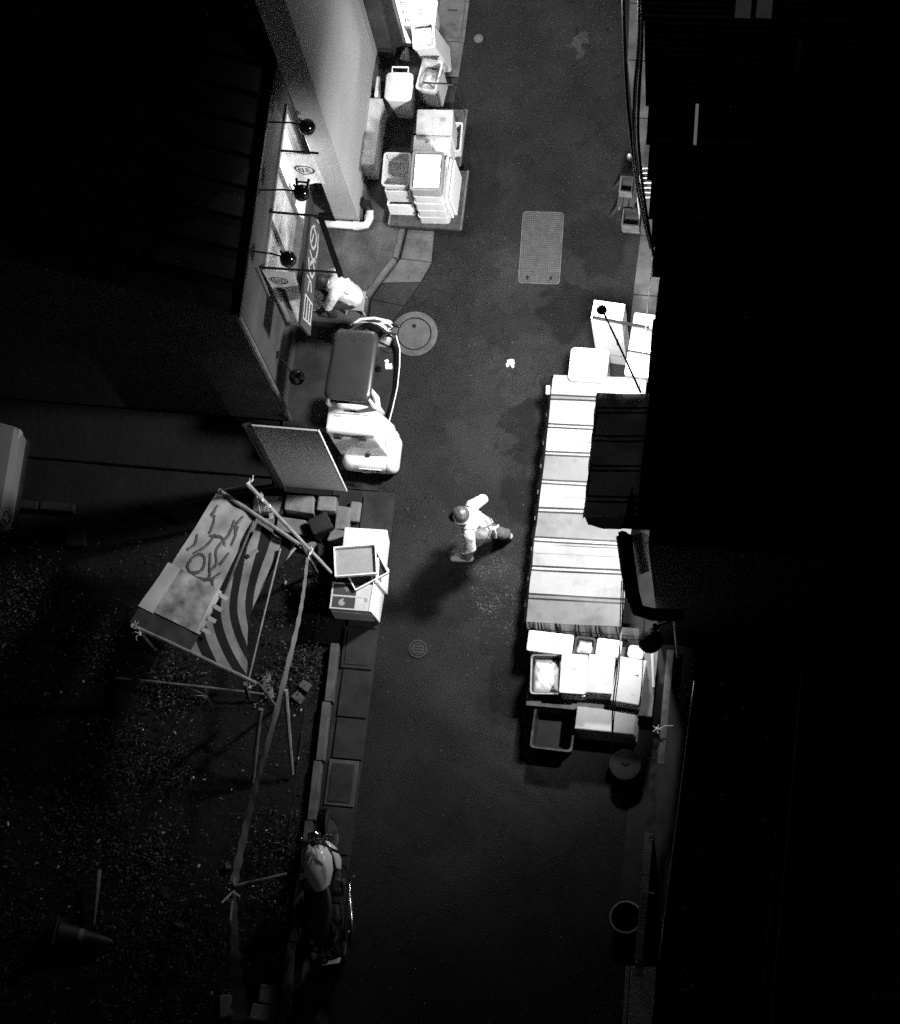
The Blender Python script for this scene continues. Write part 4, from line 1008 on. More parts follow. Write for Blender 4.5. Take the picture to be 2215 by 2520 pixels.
for k in range(5): an = k * 1.26; kn.tube([(0, 0, 0), (.06 * math.cos(an), .06 * math.sin(an), .02)], .007, 5)
kn.tube([(0, 0, 0), (.1, .05, .02), (.2, .06, .02)], .008, 5)
tag(kn.build('knot', 'rope', loc=a), 'small white string knot above the hanging cloth strip', 'knot')

# ================================================================== UPPER LEFT: COOLERS, BINS, TROLLEYS
def big_cooler():
    p, rz, w, d = rect((1001, -8), (1078, -4), (995, 70), .72)
    t = thing('cooler_box', 'white cooler with rounded lid at the top edge beside the gutter cover', 'cooler', (p[0], p[1], .09), rz)
    tub(w - .02, d - .02, 0, .57, .06, .9, .03, .03, 0).build('body', 'plastic_white', t, smooth=True)
    solid(w, d, .57, .63, .06, 1, .015).build('lid', 'plastic_white', t, smooth=True)
    MB().lathe([(.0, .0), (.022, 0), (.018, .012), (0, .014)], (0.0, .0, .63), 12).build('lid_badge', 'sticker_grey', t)
    MB().ball((0, .06, .633), .012).build('vent_plug', 'black_metal', t)
    MB().box((-w / 2 + .03, .02, .633), (.014, .09, .006)).build('latch', 'sticker', t)
big_cooler()
open_tub('tall tilted white bin with open top and long bright side', (1012, 57), (1067, 51), (1003, 124), .98, .88, 'plastic_white', 'tall_bin', 'bin', .98, .016, 'bag', .93, (.14, .03), .01, .035)
open_tub('open pale tub holding a crumpled white bag and tongs', (1041, 142), (1092, 151), (1022, 218), .78, .66, 'plastic_mid', 'open_tub', 'tub', .8, .012, 'bag', .75, (.04, 0), .014, .04)
a = W(1055, 205, .72)
tag(MB().tube([(0, 0, 0), (.08, -.07, .01), (.11, -.10, .0)], .008, 6).build('tongs', 'black_metal', loc=a), 'dark tongs lying on the crumpled bag in the open tub', 'tongs')
p, rz, w, d = rect((951, 176), (1018, 178), (945, 246), .84)
hb = thing('handled_bin', 'white lidded bin with loop handle in front of the tall white wall', 'bin', (p[0], p[1], .09), rz)
mb = tub(w - .03, d - .03, 0, .70, .05, .72, .02, .02, 0); mb.v = [(x + .02 * (1 - z / .7), y, z) for x, y, z in mb.v]; mb.build('body', 'plastic_mid', hb, smooth=True)
solid(w, d, .70, .75, .07, 1, .015).build('lid', 'plastic_white', hb, smooth=True)
MB().tube([(-.11, d / 2 - .03, .73), (-.11, d / 2 + .07, .75), (.11, d / 2 + .07, .75), (.11, d / 2 - .03, .73)], .014, 8).build('handle', 'plastic_white', hb, smooth=True)
wp = tag(MB().box((0, 0, .3), (.05, .28, .6), (0, R(6), 0)).build('leaning_board', 'plastic_white', loc=tuple(W(938, 262, 0)[:2]) + (.09,), bevel=.008), 'narrow white board leaning between tall wall and handled bin', 'board')
wt = thing('wrapped_bundle', 'small pale wedge-shaped bundle on the dark ground below the lit sign', 'bundle', tuple(W(995, 130, .1)[:2]) + (.09,))
MB().add([(-.06, -.1, 0), (.09, -.12, 0), (.05, .12, 0), (-.01, -.02, .12)], [(0, 2, 1), (0, 1, 3), (1, 2, 3), (2, 0, 3)]).build('wrap', 'foam_used', wt)
MB().box((-.03, .2, .03), (.05, .07, .06), (0, 0, .3)).build('loose_end', 'foam_used', wt)

def trolley(label, x0, x1, y0, y1, z=.16, handle=None):
    t = thing('trolley', label, 'trolley', ((x0 + x1) / 2, (y0 + y1) / 2, 0.02)); w, d = x1 - x0, y1 - y0
    MB().box((0, 0, z), (w, d, .045)).build('deck', 'iron', t, bevel=.008)
    for sx in (-1, 1): MB().tube([(sx * (w / 2 + .012), -d / 2, z + .02), (sx * (w / 2 + .012), d / 2, z + .02)], .018, 8).build('side_rail', 'grey_metal', t, smooth=True)
    MB().bar((-w / 2, -d / 2 - .012, z), (w / 2, -d / 2 - .012, z), .02, .06).build('front_rail', 'plastic_black', t)
    for sx in (-1, 1):
        for sy in (-1, 1):
            c = MB().lathe([(0, -.02), (.045, -.02), (.05, -.01), (.05, .01), (.045, .02), (0, .02)], (sx * (w / 2 - .07), sy * (d / 2 - .07), .055), 14, (1, 0, 0)).build('caster', 'rubber', t)
    if handle:
        yb = d / 2 - .02 if handle > 0 else -d / 2 + .02
        MB().tube([(-w / 2 + .02, yb, z), (-w / 2 + .02, yb + .06, .75), (-w / 2 + .08, yb + .08, .86), (w / 2 - .08, yb + .08, .86), (w / 2 - .02, yb + .06, .75), (w / 2 - .02, yb, z)], .016, 8).build('push_handle', 'chrome', t, smooth=True)
    return t
trolley('flat trolley with tall loop handle carrying the grey-lidded box', -1.02, -.42, 4.86, 5.70, .16, 1)
trolley('flat trolley with side rails carrying the stack of fish trays', -1.27, -.30, 3.93, 4.80, .16)
foam_box('white box with dull grey lid on the trolley with loop handle', (1027, 269), (1116, 270), (1023, 330), 1.0, .80, 'foam_used', rr_=.02, taper=.98)
foam_box('bright white foam box between grey-lidded box and fish trays', (1019, 333), (1110, 335), (1015, 372), .96, .76, 'foam', rr_=.02, taper=.97)
nm = ['lowest of five', 'second from the bottom of five', 'middle one of five', 'second from the top of five', 'topmost of five']
for k in range(5):
    t, w, d, h = open_tub(nm[k] + ' stacked fish trays at the trolley corner', (1016 + 2 * (k % 2), 371), (1094, 373), (1002, 467), .185 + .243 * (k + 1), .238, 'plastic_mid' if k < 4 else 'plastic_grey', 'fish_tray', 'tray', .97, .012, None, .8, (0, 0), .012, .04, zref=1.40)
    if k == 4:
        ed = random.Random(5); pts = []
        for s, (ax, ay), (bx, by) in ((0, (-1, -1), (1, -1)), (1, (1, -1), (1, 1)), (2, (1, 1), (-1, 1)), (3, (-1, 1), (-1, -1))):
            for i in range(9): f = i / 9; j_ = ed.uniform(-.006, .006) if s == 1 else 0; pts.append((lerp(ax, bx, f) * w * .41 + j_, lerp(ay, by, f) * d * .43))
        MB().prism(pts, h * .86, h * .95).build('foam_sheet', 'foam', t)
for k in range(3):  # white sheets added to give the tray stack a bright right side
    tag(MB().box((0, 0, .30), (.032, .66 - .05 * k, .60 + .08 * (2 - k)), (0, R(-3), 0)).build('white_sheet', 'foam', loc=(-.475 + .042 * k, 4.38 + .02 * k, .19), bevel=.006), ['innermost', 'middle', 'outermost'][k] + ' of three white sheets added as the bright right side of the fish trays', 'foam sheet', 'white sheets added along the tray stack')
open_tub('shallow grey tub tucked beside the bright foam box on the trolley', (1112, 300), (1140, 301), (1108, 372), .42, .22, 'plastic_mid', 'side_tub', 'tub', .92, .012, None, .5, (0, 0), .01, .03)
# basket, dark box and foam box left of the tray stack
foam_box('white foam box under the mesh basket, on the trolley', (945, 374), (1013, 376), (934, 462), .56, .36, 'foam', lid=False, rr_=.015, taper=1.0, zref=1.16)
p, rz, w, d = rect((947, 377), (1010, 378), (937, 454), 1.16)
t = thing('pale_box', 'deep pale box between mesh basket and foam box', 'box', (p[0], p[1], .565), rz); tub(w, d, 0, .35, .01, 1, .02, .02, 0).build('body', 'plastic_mid', t)
p, rz, w, d = rect((945, 374), (1013, 376), (934, 457), 1.16)
bk = thing('mesh_basket', 'pale perforated basket beside the stacked fish trays', 'basket', (p[0], p[1], .92), rz)
MB().loft([rr(w, d, .05, .215), rr(w, d, .05, .24), rr(w - .04, d - .04, .04, .24), rr(w - .04, d - .04, .04, .215), rr(w, d, .05, .215)], 0, False, False).build('rim', 'plastic_mid', bk)
MB().box((0, 0, .004), (w - .1, d - .1, .006)).build('base', 'plastic_mid', bk)
wv = MB(); n = 22
for i in range(n):
    u = (i + .5) / n
    for s in (-1, 1):
        wv.bar((lerp(-w / 2 + .05, w / 2 - .05, u), s * (d / 2 - .05), .01), (lerp(-w / 2 + .04, w / 2 - .04, u), s * (d / 2 - .02), .23), .008, .006)
        wv.bar((s * (w / 2 - .05), lerp(-d / 2 + .05, d / 2 - .05, u), .01), (s * (w / 2 - .02), lerp(-d / 2 + .04, d / 2 - .04, u), .23), .008, .006)
    wv.bar((lerp(-w / 2 + .05, w / 2 - .05, u), -d / 2 + .05, .012), (lerp(-w / 2 + .05, w / 2 - .05, u), d / 2 - .05, .012), .010, .006)
    wv.bar((-w / 2 + .05, lerp(-d / 2 + .05, d / 2 - .05, u), .018), (w / 2 - .05, lerp(-d / 2 + .05, d / 2 - .05, u), .018), .010, .006)
for z in (.06, .11, .16, .205):
    k = z / .24 * .03; a_, b_ = w / 2 - .05 + k, d / 2 - .05 + k
    for p0, p1 in (((-a_, -b_, z), (a_, -b_, z)), ((a_, -b_, z), (a_, b_, z)), ((a_, b_, z), (-a_, b_, z)), ((-a_, b_, z), (-a_, -b_, z))): wv.bar(p0, p1, .006, .010)
o = wv.build('lattice', 'plastic_mid', bk); o['kind'] = 'stuff'

# ------------------------------------------------------------------ road furniture
p, rz, w, d = rect((1287, 520), (1389, 523), (1273, 697), 0)
mh = thing('access_cover', 'rectangular iron access cover with fine tread in the alley', 'manhole cover', (p[0], p[1], .0), rz)
MB().loft([rr(w, d, .05, .001), rr(w, d, .05, .010), rr(w - .03, d - .03, .04, .010), rr(w - .03, d - .03, .04, .004)], 0, False, False).build('frame', 'iron_pale', mh)
MB().loft([rr(w - .036, d - .036, .04, .001), rr(w - .036, d - .036, .04, .007)]).build('plate', 'iron', mh)
tr = MB(); nxx, nyy = 20, 34
for j in range(nyy):
    for i in range(nxx):
        x = lerp(-w / 2 + .035, w / 2 - .035, i / (nxx - 1)); y = lerp(-d / 2 + .035, d / 2 - .035, j / (nyy - 1))
        if (i + j) % 2 == 0: tr.box((x, y, .0095), (.022, .01, .005))
        else: tr.box((x, y, .0095), (.01, .022, .005))
o = tr.build('tread', 'iron_pale', mh); o['kind'] = 'stuff'
for sx in (-1, 1): MB().box((sx * w * .28, -d * .42, .0125), (.03, .05, .004)).build('key_hole', 'black_metal', mh)
def round_cover(label, px, py, r, m, rings, name='manhole_cover', slot=True):
    p = W(px, py, 0); t = thing(name, label, 'manhole cover', (p.x, p.y, 0))
    MB().lathe([(0, .012), (r * rings[0], .012), (r * rings[0], .001)], (0, 0, 0), 40).build('lid', m, t, smooth=False)
    MB().lathe([(r * rings[1], .001), (r * rings[1], .016), (r, .016), (r, .001)], (0, 0, 0), 40).build('frame_ring', m, t)
    if slot: MB().lathe([(0, .015), (r * .09, .015), (r * .09, .010)], (-r * .05, r * .35, 0), 12).build('lifting_hole', 'black_metal', t)
    return t
round_cover('round two-ringed concrete manhole cover at the front of the canopied scooter', 1020, 822, .318, 'slab_pale', (.69, .74))
round_cover('small round valve cover near the top of the alley', 1178, 96, .065, 'iron_pale', (.7, .78), 'valve_cover', False)
t = round_cover('small dark round grate below the printed cartons', 1029, 1597, .125, 'iron_dark', (.72, .8), 'drain_grate', False)
for k in range(4): MB().box((0, -.06 + .04 * k, .0135), (.11, .012, .003)).build('slot', 'black_metal', t)
lp = thing('litter_clump', 'small crumpled white litter clump lying on the wet road', 'litter', tuple(W(1260, 897, 0)))
for k in range(9):
    a = random.uniform(0, 6.28); r = random.uniform(0, .075)
    mb = MB(); mb.ball((r * math.cos(a), r * math.sin(a), .02), (random.uniform(.02, .04), random.uniform(.02, .035), .02), 7, 5, (random.random(), random.random(), random.random())); mb.build('scrap', 'bag', lp)

# ------------------------------------------------------------------ fence panel and rubble wall
fp = thing('fence_panel', 'smooth grey upright sheet panel with dark post beside the scooter', 'fence panel', (-1.82, .13, 0))
MB().box((0, 0, 1.47), (.84, .02, 2.62)).build('sheet', 'panel', fp)
MB().box((.428, -.002, 1.47), (.014, .03, 2.63)).build('edge_strip', 'plastic_white', fp)
MB().tube([(-.47, .0, 0), (-.47, 0, 2.75)], .045, 10).build('post', 'iron', fp, smooth=True)
MB().tube([(-.56, .05, 0), (-.56, .05, 2.6)], .022, 8).build('brace', 'iron', fp)
for z in (.5, 1.5, 2.5): MB().box((0, .03, z), (.8, .035, .05)).build('back_rail', 'iron', fp)
rw = thing('rubble_wall', 'broken low wall of stained concrete blocks below the fence panel', 'wall', (-2.0, -.25, 0))
for k, (x, y, w, d, h, a) in enumerate([(-2.42, -.16, .42, .24, .26, .05), (-1.98, -.14, .42, .24, .34, -.02), (-1.62, -.10, .26, .22, .30, .06), (-2.50, -.44, .46, .22, .18, .08), (-2.06, -.42, .40, .22, .22, -.05), (-1.40, -.24, .20, .34, .16, .04),
                                        (-1.66, -.40, .30, .26, .38, .5), (-1.44, -.52, .22, .2, .24, -.2), (-1.58, -.68, .26, .18, .12, .15), (-1.84, -.64, .2, .16, .1, -.3), (-1.26, -.12, .16, .3, .14, .0), (-2.78, -.30, .24, .3, .14, .2)]):
    b = MB(); hw, hd = w / 2, d / 2
    vs = [(sx * hw * random.uniform(.85, 1.05), sy * hd * random.uniform(.85, 1.05), z * random.uniform(.9, 1.05)) for z in (0, h) for sx, sy in ((-1, -1), (1, -1), (1, 1), (-1, 1))]
    b.add(vs, [(3, 2, 1, 0), (4, 5, 6, 7), (0, 1, 5, 4), (1, 2, 6, 5), (2, 3, 7, 6), (3, 0, 4, 7)])
    b.build('block', 'stone_block' if k not in (6, 8) else 'slab', rw, bevel=.02, loc=(x + 2.0, y + .25, -.03), rz=a)

# ------------------------------------------------------------------ tray and carton stack by the gutter
foam_box('large white foam box behind the empty grey tray', (848, 1297), (954, 1304), (845, 1388), .50, .45, 'foam', rr_=.02)
for k in range(4):
    z = .185 + .14 * k
    p, rz, w, d = rect((819, 1431), (917, 1441), (809, 1494), z)
    t = thing('printed_carton', ['lowest of four', 'second from bottom of four', 'third from bottom of four', 'topmost of four'][k] + ' flat printed cartons by the gutter', 'carton', (-1.075 + random.uniform(-.008, .008), -1.425 + random.uniform(-.008, .008), .046 + .14 * k), .01)
    w, d = .54, .36
    MB().box((0, 0, .068), (w, d, .136)).build('box', 'card', t, bevel=.006)
    for z in (.05, .1): MB().box((0, -d / 2 - .001, z), (w * .96, .003, .006)).build('edge_line', 'sticker_grey', t)
    if k == 3:
        for yy in (-.085, .085): MB().box((-.09, yy, .138), (.30, .145, .003)).build('print_panel', 'sticker', t)
        MB().box((-.02, 0, .1385), (.46, .012, .003)).build('print_band', 'card', t)
        pm = MB()
        hand = [(-.16, -.10), (-.145, -.055), (-.12, -.05), (-.11, -.03), (-.095, -.035), (-.10, -.07), (-.085, -.085), (-.07, -.08), (-.075, -.11), (-.10, -.135), (-.14, -.13)]
        pm.prism(hand, .141, .1425); pm.build('print_shape', 'sticker_grey', t)
        pm = MB()
        for pts in ([(-.10, .11), (-.06, .06), (-.04, .075), (-.08, .125), (-.10, .11)], [(-.075, .10), (-.06, .085)]): stroke(pm, lambda u, v: (u, v, .1425), pts, .008)
        pm.build('print_badge', 'sticker_grey', t)
        MB().box((.20, -.03, .139), (.04, .05, .003)).build('stamp', 'sticker_grey', t)
for k, (ra, z) in enumerate((((838, 1378), .665), ((820, 1346), .80))):
    if k == 0: p, rz, w, d = rect((838, 1392), (925, 1345), (866, 1462), z); p = (p[0], p[1]); w, d = .50, .36
    else: p, rz, w, d = rect((820, 1346), (924, 1337), (829, 1420), z)
    t = thing('shallow_tray', ['turned shallow tray wedged under the empty grey tray', 'empty shallow grey tray lying tilted on top of the cartons'][k], 'tray', (p[0], p[1], z - .075), rz)
    tub(w, d, 0, .075, .008, .99, .016, .012, 0).build('body', 'plastic_white', t)
    MB().box((0, 0, .016), (w - .05, d - .05, .006)).build('liner', 'plastic_grey' if k else 'plastic_black', t)
    t.rotation_euler = (R(-2 if k else 3), R(2), rz)
lb = tag(MB().box((0, 0, .29), (.03, .42, .56), (0, R(-5), 0)).build('white_sheet', 'foam', loc=(-.775, -1.39, .045), rz=R(-2)), 'white foam sheet standing on edge along the printed cartons', 'foam sheet')
lb2 = tag(MB().box((0, 0, .3), (.025, .34, .60), (0, R(-6), 0)).build('white_sheet', 'foam', loc=(-.742, -1.04, .045), rz=R(3)), 'second white foam sheet standing on edge beside the tilted tray', 'foam sheet')

# ------------------------------------------------------------------ banner frame in the vacant lot
ZB = 1.5
A0, A1 = W(538, 1207, ZB), W(735, 1339, ZB)     # upper pole
B0, B1 = W(322, 1538, ZB), W(630, 1682, ZB)     # lower pole
def pole(label, a, b, r0, r1, m='bamboo', name='bamboo_pole', group='bamboo poles lashed up in the vacant lot', bow=.02):
    a, b = Vector(a), Vector(b); d_ = b - a; n = 14; mb = MB(); pts = []; rs = []
    for i in range(n + 1):
        t = i / n; pts.append(d_ * t + Vector((0, 0, bow * math.sin(math.pi * t)))); rs.append(lerp(r0, r1, t) * (1.12 if i % 4 == 0 else 1.0))
    o = mb.tube(pts, rs, 8).build(name, m, loc=a, smooth=True)
    return tag(o, label, 'pole', group)
pole('pale bamboo pole along the upper end of the banner', A0, A1, .03, .026)
pole('pale bamboo pole along the lower end of the banner', B0, B1, .026, .03)
pole('long bamboo pole slanting from rope tie to the carton stack', W(609, 1191, 1.75), W(818, 1412, .75), .03, .02)
pole('thin dark pole down the middle of the banner', W(628, 1274, 1.48), W(552, 1462, 1.47), .016, .016, 'bamboo_dark')
pole('thin pale pole along the banner edge facing the alley', W(690, 1350, 1.47), W(612, 1672, 1.46), .013, .013)
pole('leaning bamboo prop between long tape and rubble', W(703, 1698, 1.0), W(720, 1905, .05), .03, .022)
pole('dark bamboo prop left of the long tape', W(642, 1745, .9), W(622, 1925, .05), .03, .025, 'bamboo_dark')
pole('thin horizontal bamboo pole lying across weeds below the banner', W(285, 1668, .1), W(650, 1708, .1), .018, .014, 'bamboo_dark', bow=.03)
pole('short bamboo stub under the lower banner corner', W(604, 1682, 1.2), W(612, 1722, .4), .028, .028, 'bamboo_dark')
pole('short bamboo cross pole reaching from the white tie to the motorcycle', W(578, 2180, .95), W(706, 2150, .9), .022, .016, bow=.0)
for lb_, q in (('upright stake holding the upper banner corner', A0), ('upright stake holding the lower left banner corner', B0), ('upright stake at the alley end of the lower banner pole', B1), ('upright stake at the alley end of the upper banner pole', A1)):
    pole(lb_, (q.x + .02, q.y + .02, -.02), (q.x + .02, q.y + .02, ZB - .03), .022, .02, 'bamboo_dark', 'stake', 'stakes carrying the banner frame', 0)

bn_ = thing('banner', 'tarpaulin banner with scrawled white cloth, poster and dark striped fabric in the lot', 'banner', ((A0 + A1 + B0 + B1) / 4)[:])
bo = (A0 + A1 + B0 + B1) / 4
def BF(u, v, off=0.0):
    """u 0..1 across from outer edge to alley, v 0..1 from the upper pole to the lower"""
    a = A0.lerp(A1, u); b = B0.lerp(B1, u * .95); p = a.lerp(b, v) - bo
    p.z += -.07 * math.sin(math.pi * v) * (.3 + .7 * u) + .010 * math.sin(23 * u + 9 * v) + .012 * math.sin(17 * v + 5 * u) + off
    return p
def bpatch(name, u0, u1, v0, v1, m, off=0.0, nu=16, nv=20, uf0=None, uf1=None):
    mb = MB()
    for j in range(nv + 1):
        v = lerp(v0, v1, j / nv)
        ua = uf0(v) if uf0 else u0; ub = uf1(v) if uf1 else u1
        for i in range(nu + 1): mb.v.append(tuple(BF(lerp(ua, ub, i / nu), v, off)))
    for j in range(nv):
        for i in range(nu):
            a = j * (nu + 1) + i; mb.f.append((a, a + 1, a + nu + 2, a + nu + 1)); mb.m.append(0)
    o = mb.build(name, m, bn_, smooth=True); sd = o.modifiers.new('t', 'SOLIDIFY'); sd.thickness = .003; sd.offset = 1; sd.use_rim = False
    return o
w1 = bpatch('white_cloth', .0, .47, .01, .60, 'cloth_white', 0.0, 20, 40)
pm = MB()
fB = lambda u, v: tuple(BF(u, v, .0075))
for pts in ([(.10, .14), (.13, .20), (.14, .26)], [(.16, .27), (.26, .24), (.33, .27)], [(.2, .24), (.18, .34), (.12, .42)], [(.3, .1), (.31, .2), (.28, .32), (.34, .40), (.32, .46)], [(.13, .45), (.18, .40), (.24, .42), (.25, .49), (.18, .53), (.13, .5), (.13, .45)],
            [(.25, .36), (.30, .44), (.34, .50), (.28, .56)], [(.36, .12), (.38, .25)], [(.2, .55), (.3, .53), (.38, .5)], [(.40, .3), (.37, .4)], [(.05, .30), (.08, .36), (.05, .42)], [(.36, .05), (.33, .12), (.37, .18)], [(.08, .08), (.07, .16)], [(.42, .44), (.38, .5), (.43, .56)]):
    fine = curve(pts, 6)
    stroke(pm, fB, fine, .017); stroke(pm, fB, [(a + .014, b + .008) for a, b in fine[2:]], .005)
pm.build('scrawl', 'cloth_line', w1)
bpatch('poster', .10, .50, .545, .865, 'poster_mid', .016, 18, 16)
bpatch('poster_margin', -.03, .10, .545, .875, 'poster_pale', .014, 6, 16)
bpatch('poster_corner_strip', .46, .505, .545, .865, 'poster_pale', .0195, 3, 16)
bpatch('dark_cloth', -.02, .50, .868, .985, 'cloth_dark', .004, 14, 8)
for k in range(4):
    v = .57 + .085 * k
    o = MB().bar(fB(.50, v), fB(.575, v + .004), .055, .006).build('strap', 'poster_pale', bn_); o.location = (0, 0, .02)
# curved dark and pale stripes of the sagging fabric
def sag_u(v): return .50 + .02 * math.sin(v * 5)
def edge_u(v): return .98 - .34 * math.sin(math.pi * min(1, max(0, (v - .02) / .98))) ** 1.2 * .55
nst = 11
def stripe_bound(k):
    def f(v):
        s = (k / nst); lo, hi = sag_u(v), edge_u(v)
        # stripes cross the cloth diagonally in a bow
        q = s * 2.9 - 1.85 + 1.75 * v - .30 * math.sin(math.pi * v) + .1
        return lo + (hi - lo) * max(0.0, min(1.0, q))
    return f
for k in range(-1, nst + 2):
    f0, f1 = stripe_bound(k), stripe_bound(k + 1)
    bpatch('stripe', 0, 0, .03, .985, 'stripe_dark' if k % 2 else 'stripe_pale', -.05, 3, 44, f0, f1)

def tie(label, p, m='rope', s=1.0, tails=3):
    mb = MB(); mb.ball((0, 0, 0), (.03 * s, .018 * s, .02 * s), 8, 6, (0, 0, p.x * 9)); mb.ball((.012, .014, .008), .014 * s, 7, 5); rg = random.Random(int(p.x * 100))
    for k in range(tails):
        an = rg.uniform(0, 6.28); l = rg.uniform(.05, .12) * s
        mb.tube([(0, 0, 0), (l * .6 * math.cos(an), l * .6 * math.sin(an), .02), (l * math.cos(an + .4), l * math.sin(an + .4), .0)], .0045 * s, 5)
    return tag(mb.build('string_knot', m, loc=p), label, 'knot', 'white string knots on the bamboo poles')
tie('white string knot at the very top of the slanting pole', W(610, 1190, 1.8), s=1.2)
tie('white string knot lower down the slanting pole', W(645, 1230, 1.6)); tie('pale knot where two banner poles meet the slanting pole', W(662, 1246, 1.55), s=1.1)
tie('white string knot near the outer lower banner corner', W(343, 1560, 1.55), s=1.1); tie('frayed white knot at the tip of the lower banner pole', W(324, 1540, 1.55), s=.9)
tie('white string knot where pole reaches the cartons', W(763, 1362, 1.05), s=1.0); tie('small knot at the lower pole end nearest the alley', W(614, 1692, 1.4), s=.9)
a, b = W(541, 1207, 1.53), W(606, 1190, 1.78)
tag(MB().tube([(0, 0, 0), (b - a) * .5 - Vector((0, 0, .015)), b - a], .006, 6).build('string', 'rope', loc=a), 'taut white string from upper banner corner to slanting pole', 'string')
a, b = W(633, 1222, 1.65), W(640, 1262, 1.3)
tag(MB().tube([(0, 0, 0), b - a], .008, 6).build('string', 'rope', loc=a), 'short slack white string hanging below the slanting pole', 'string')

# long flapping tapes that fence the lot
ribbon('long grey tape running from banner frame down beside the gutter', [(757, 1372, 1.1), (748, 1450, 1.08), (734, 1531, 1.06), (703, 1661, 1.02), (656, 1845, .98), (628, 1945, .96), (600, 2060, .95), (576, 2172, .95)], .035, .10, 'tape', twist=.6, n=90)
ribbon('grey tape widening towards the bottom edge from the white tie', [(577, 2190, .95), (577, 2260, .9), (579, 2350, .8), (585, 2430, .65), (592, 2510, .5)], .03, .22, 'tape', twist=.15, n=40)
a = W(576, 2182, .98)
tg_ = MB()
for p_, q_ in (((0, 0.02, 0), (.0, .12, .02)), ((0, -.06, 0), (-.12, -.22, .03)), ((.0, -.06, 0.02), (.10, -.12, .03)), ((.005, -.1, 0), (.005, -.42, -.05))): tg_.bar(p_, q_, .024, .008)
tag(tg_.build('tape_tie', 'rope', loc=a), 'bright white tied tape ends at the bend of the barrier tape', 'tape tie')

# ================================================================== PEOPLE
def limb(mb, pts, rs, n=10):
    mb.tube(pts, rs, n)
    for p, r in zip(pts, rs): mb.ball(p, r, n, 7)
def hand(mb, wrist, tip_dir, palm_n, curl=.5, s=1.0):
    """palm, four unequal bent fingers and a thumb off the side of the palm"""
    d_ = Vector(tip_dir).normalized(); nn = Vector(palm_n).normalized(); sd_ = d_.cross(nn).normalized(); w_ = Vector(wrist)
    limb(mb, [w_, w_ + d_ * .05 * s, w_ + d_ * .085 * s], [.024 * s, .034 * s, .034 * s], 8)
    for k, L in enumerate((.066, .078, .073, .056)):
        b = w_ + d_ * .085 * s + sd_ * (.03 - .02 * k) * s
        m1 = b + (d_ * math.cos(curl * .6) + nn * math.sin(curl * .6)) * L * .55 * s
        e = m1 + (d_ * math.cos(curl * 1.5) + nn * math.sin(curl * 1.5)) * L * .5 * s
        limb(mb, [b, m1, e], [.0095 * s, .009 * s, .0075 * s], 6)
    b = w_ + d_ * .03 * s + sd_ * .03 * s; m1 = b + (sd_ * .7 + d_ * .6 + nn * .3).normalized() * .04 * s
    limb(mb, [b, m1, m1 + (d_ * .9 + nn * .4).normalized() * .032 * s], [.012 * s, .0105 * s, .009 * s], 6)
def head(mb, c, face, s=1.0):
    c = Vector(c); f = Vector(face).normalized(); up_ = Vector((0, 0, 1)); r_ = f.cross(up_).normalized()
    yaw = math.atan2(f.y, f.x)
    mb.ball(c + up_ * .02, (.098 * s, .078 * s, .115 * s), 16, 12, (0, 0, yaw))
    mb.ball(c + f * .03 - up_ * .055, (.07 * s, .058 * s, .065 * s), 14, 9, (0, 0, yaw))
    limb(mb, [c + f * .092 + up_ * .0, c + f * .112 - up_ * .03], [.010, .016], 8)
    for s_ in (-1, 1):
        mb.ball(c + r_ * .08 * s_ - up_ * .01, (.018, .010, .03), 8, 6, (0, 0, yaw))
        mb.ball(c + f * .085 + r_ * .03 * s_ + up_ * .018, (.012, .014, .008), 8, 6, (0, 0, yaw))
    mb.ball(c + f * .092 - up_ * .062, (.012, .024, .008), 8, 6, (0, 0, yaw))

# ---- worker walking left across the alley
o3 = Vector((.5, -.45, 0))
def V(*a): return Vector(a) - o3
pw = thing('person', 'person in dark helmet and white shirt and apron striding left across the alley', 'person', o3)
hip, chest, neck = V(.55, -.44, .92), V(.47, -.455, 1.22), V(.42, -.465, 1.44)
headc = V(.355, -.475, 1.60)
rsh, lsh = V(.45, -.28, 1.38), V(.45, -.65, 1.37)
rel, rha = V(.56, -.12, 1.16), V(.38, -.18, 1.0)
lel, lha = V(.47, -.76, 1.12), V(.30, -.78, .93)
rhp, lhp = V(.56, -.36, .90), V(.54, -.53, .90)
rkn, ran = V(.62, -.33, .50), V(.80, -.29, .14)
lkn, lan = V(.38, -.57, .50), V(.31, -.62, .09)
body = MB()
limb(body, [hip, chest, V(.44, -.46, 1.36)], [.145, .15, .13]); limb(body, [V(.44, -.465, 1.38), neck, headc - Vector((0, 0, .05))], [.07, .052, .05])
limb(body, [rsh, rel, rha], [.062, .046, .030]); limb(body, [lsh, lel, lha], [.062, .046, .030])
limb(body, [rsh, V(.45, -.465, 1.38), lsh], [.065, .10, .065])
limb(body, [rhp, rkn, ran], [.088, .06, .042]); limb(body, [lhp, lkn, lan], [.088, .06, .042])
limb(body, [ran, ran + Vector((-.12, .0, -.07))], [.042, .035]); limb(body, [lan, lan + Vector((-.15, -.02, -.035))], [.042, .034])
head(body, headc, (-1, -.05, -.15)); hand(body, rha, (-.7, -.3, -.5), (0, -1, 0), .5); hand(body, lha, (-.6, -.05, -.7), (.2, 1, 0), .45)
remeshed(body, 'body', 'skin', pw, .011, 4)
sh1 = MB()
limb(sh1, [V(.545, -.44, .95), chest, V(.445, -.46, 1.36)], [.165, .172, .145]); limb(sh1, [rsh, V(.45, -.465, 1.395), lsh], [.078, .105, .078])
limb(sh1, [rsh, rel, rel.lerp(rha, .45)], [.082, .068, .062]); limb(sh1, [lsh, lel, lel.lerp(lha, .55)], [.082, .068, .06])
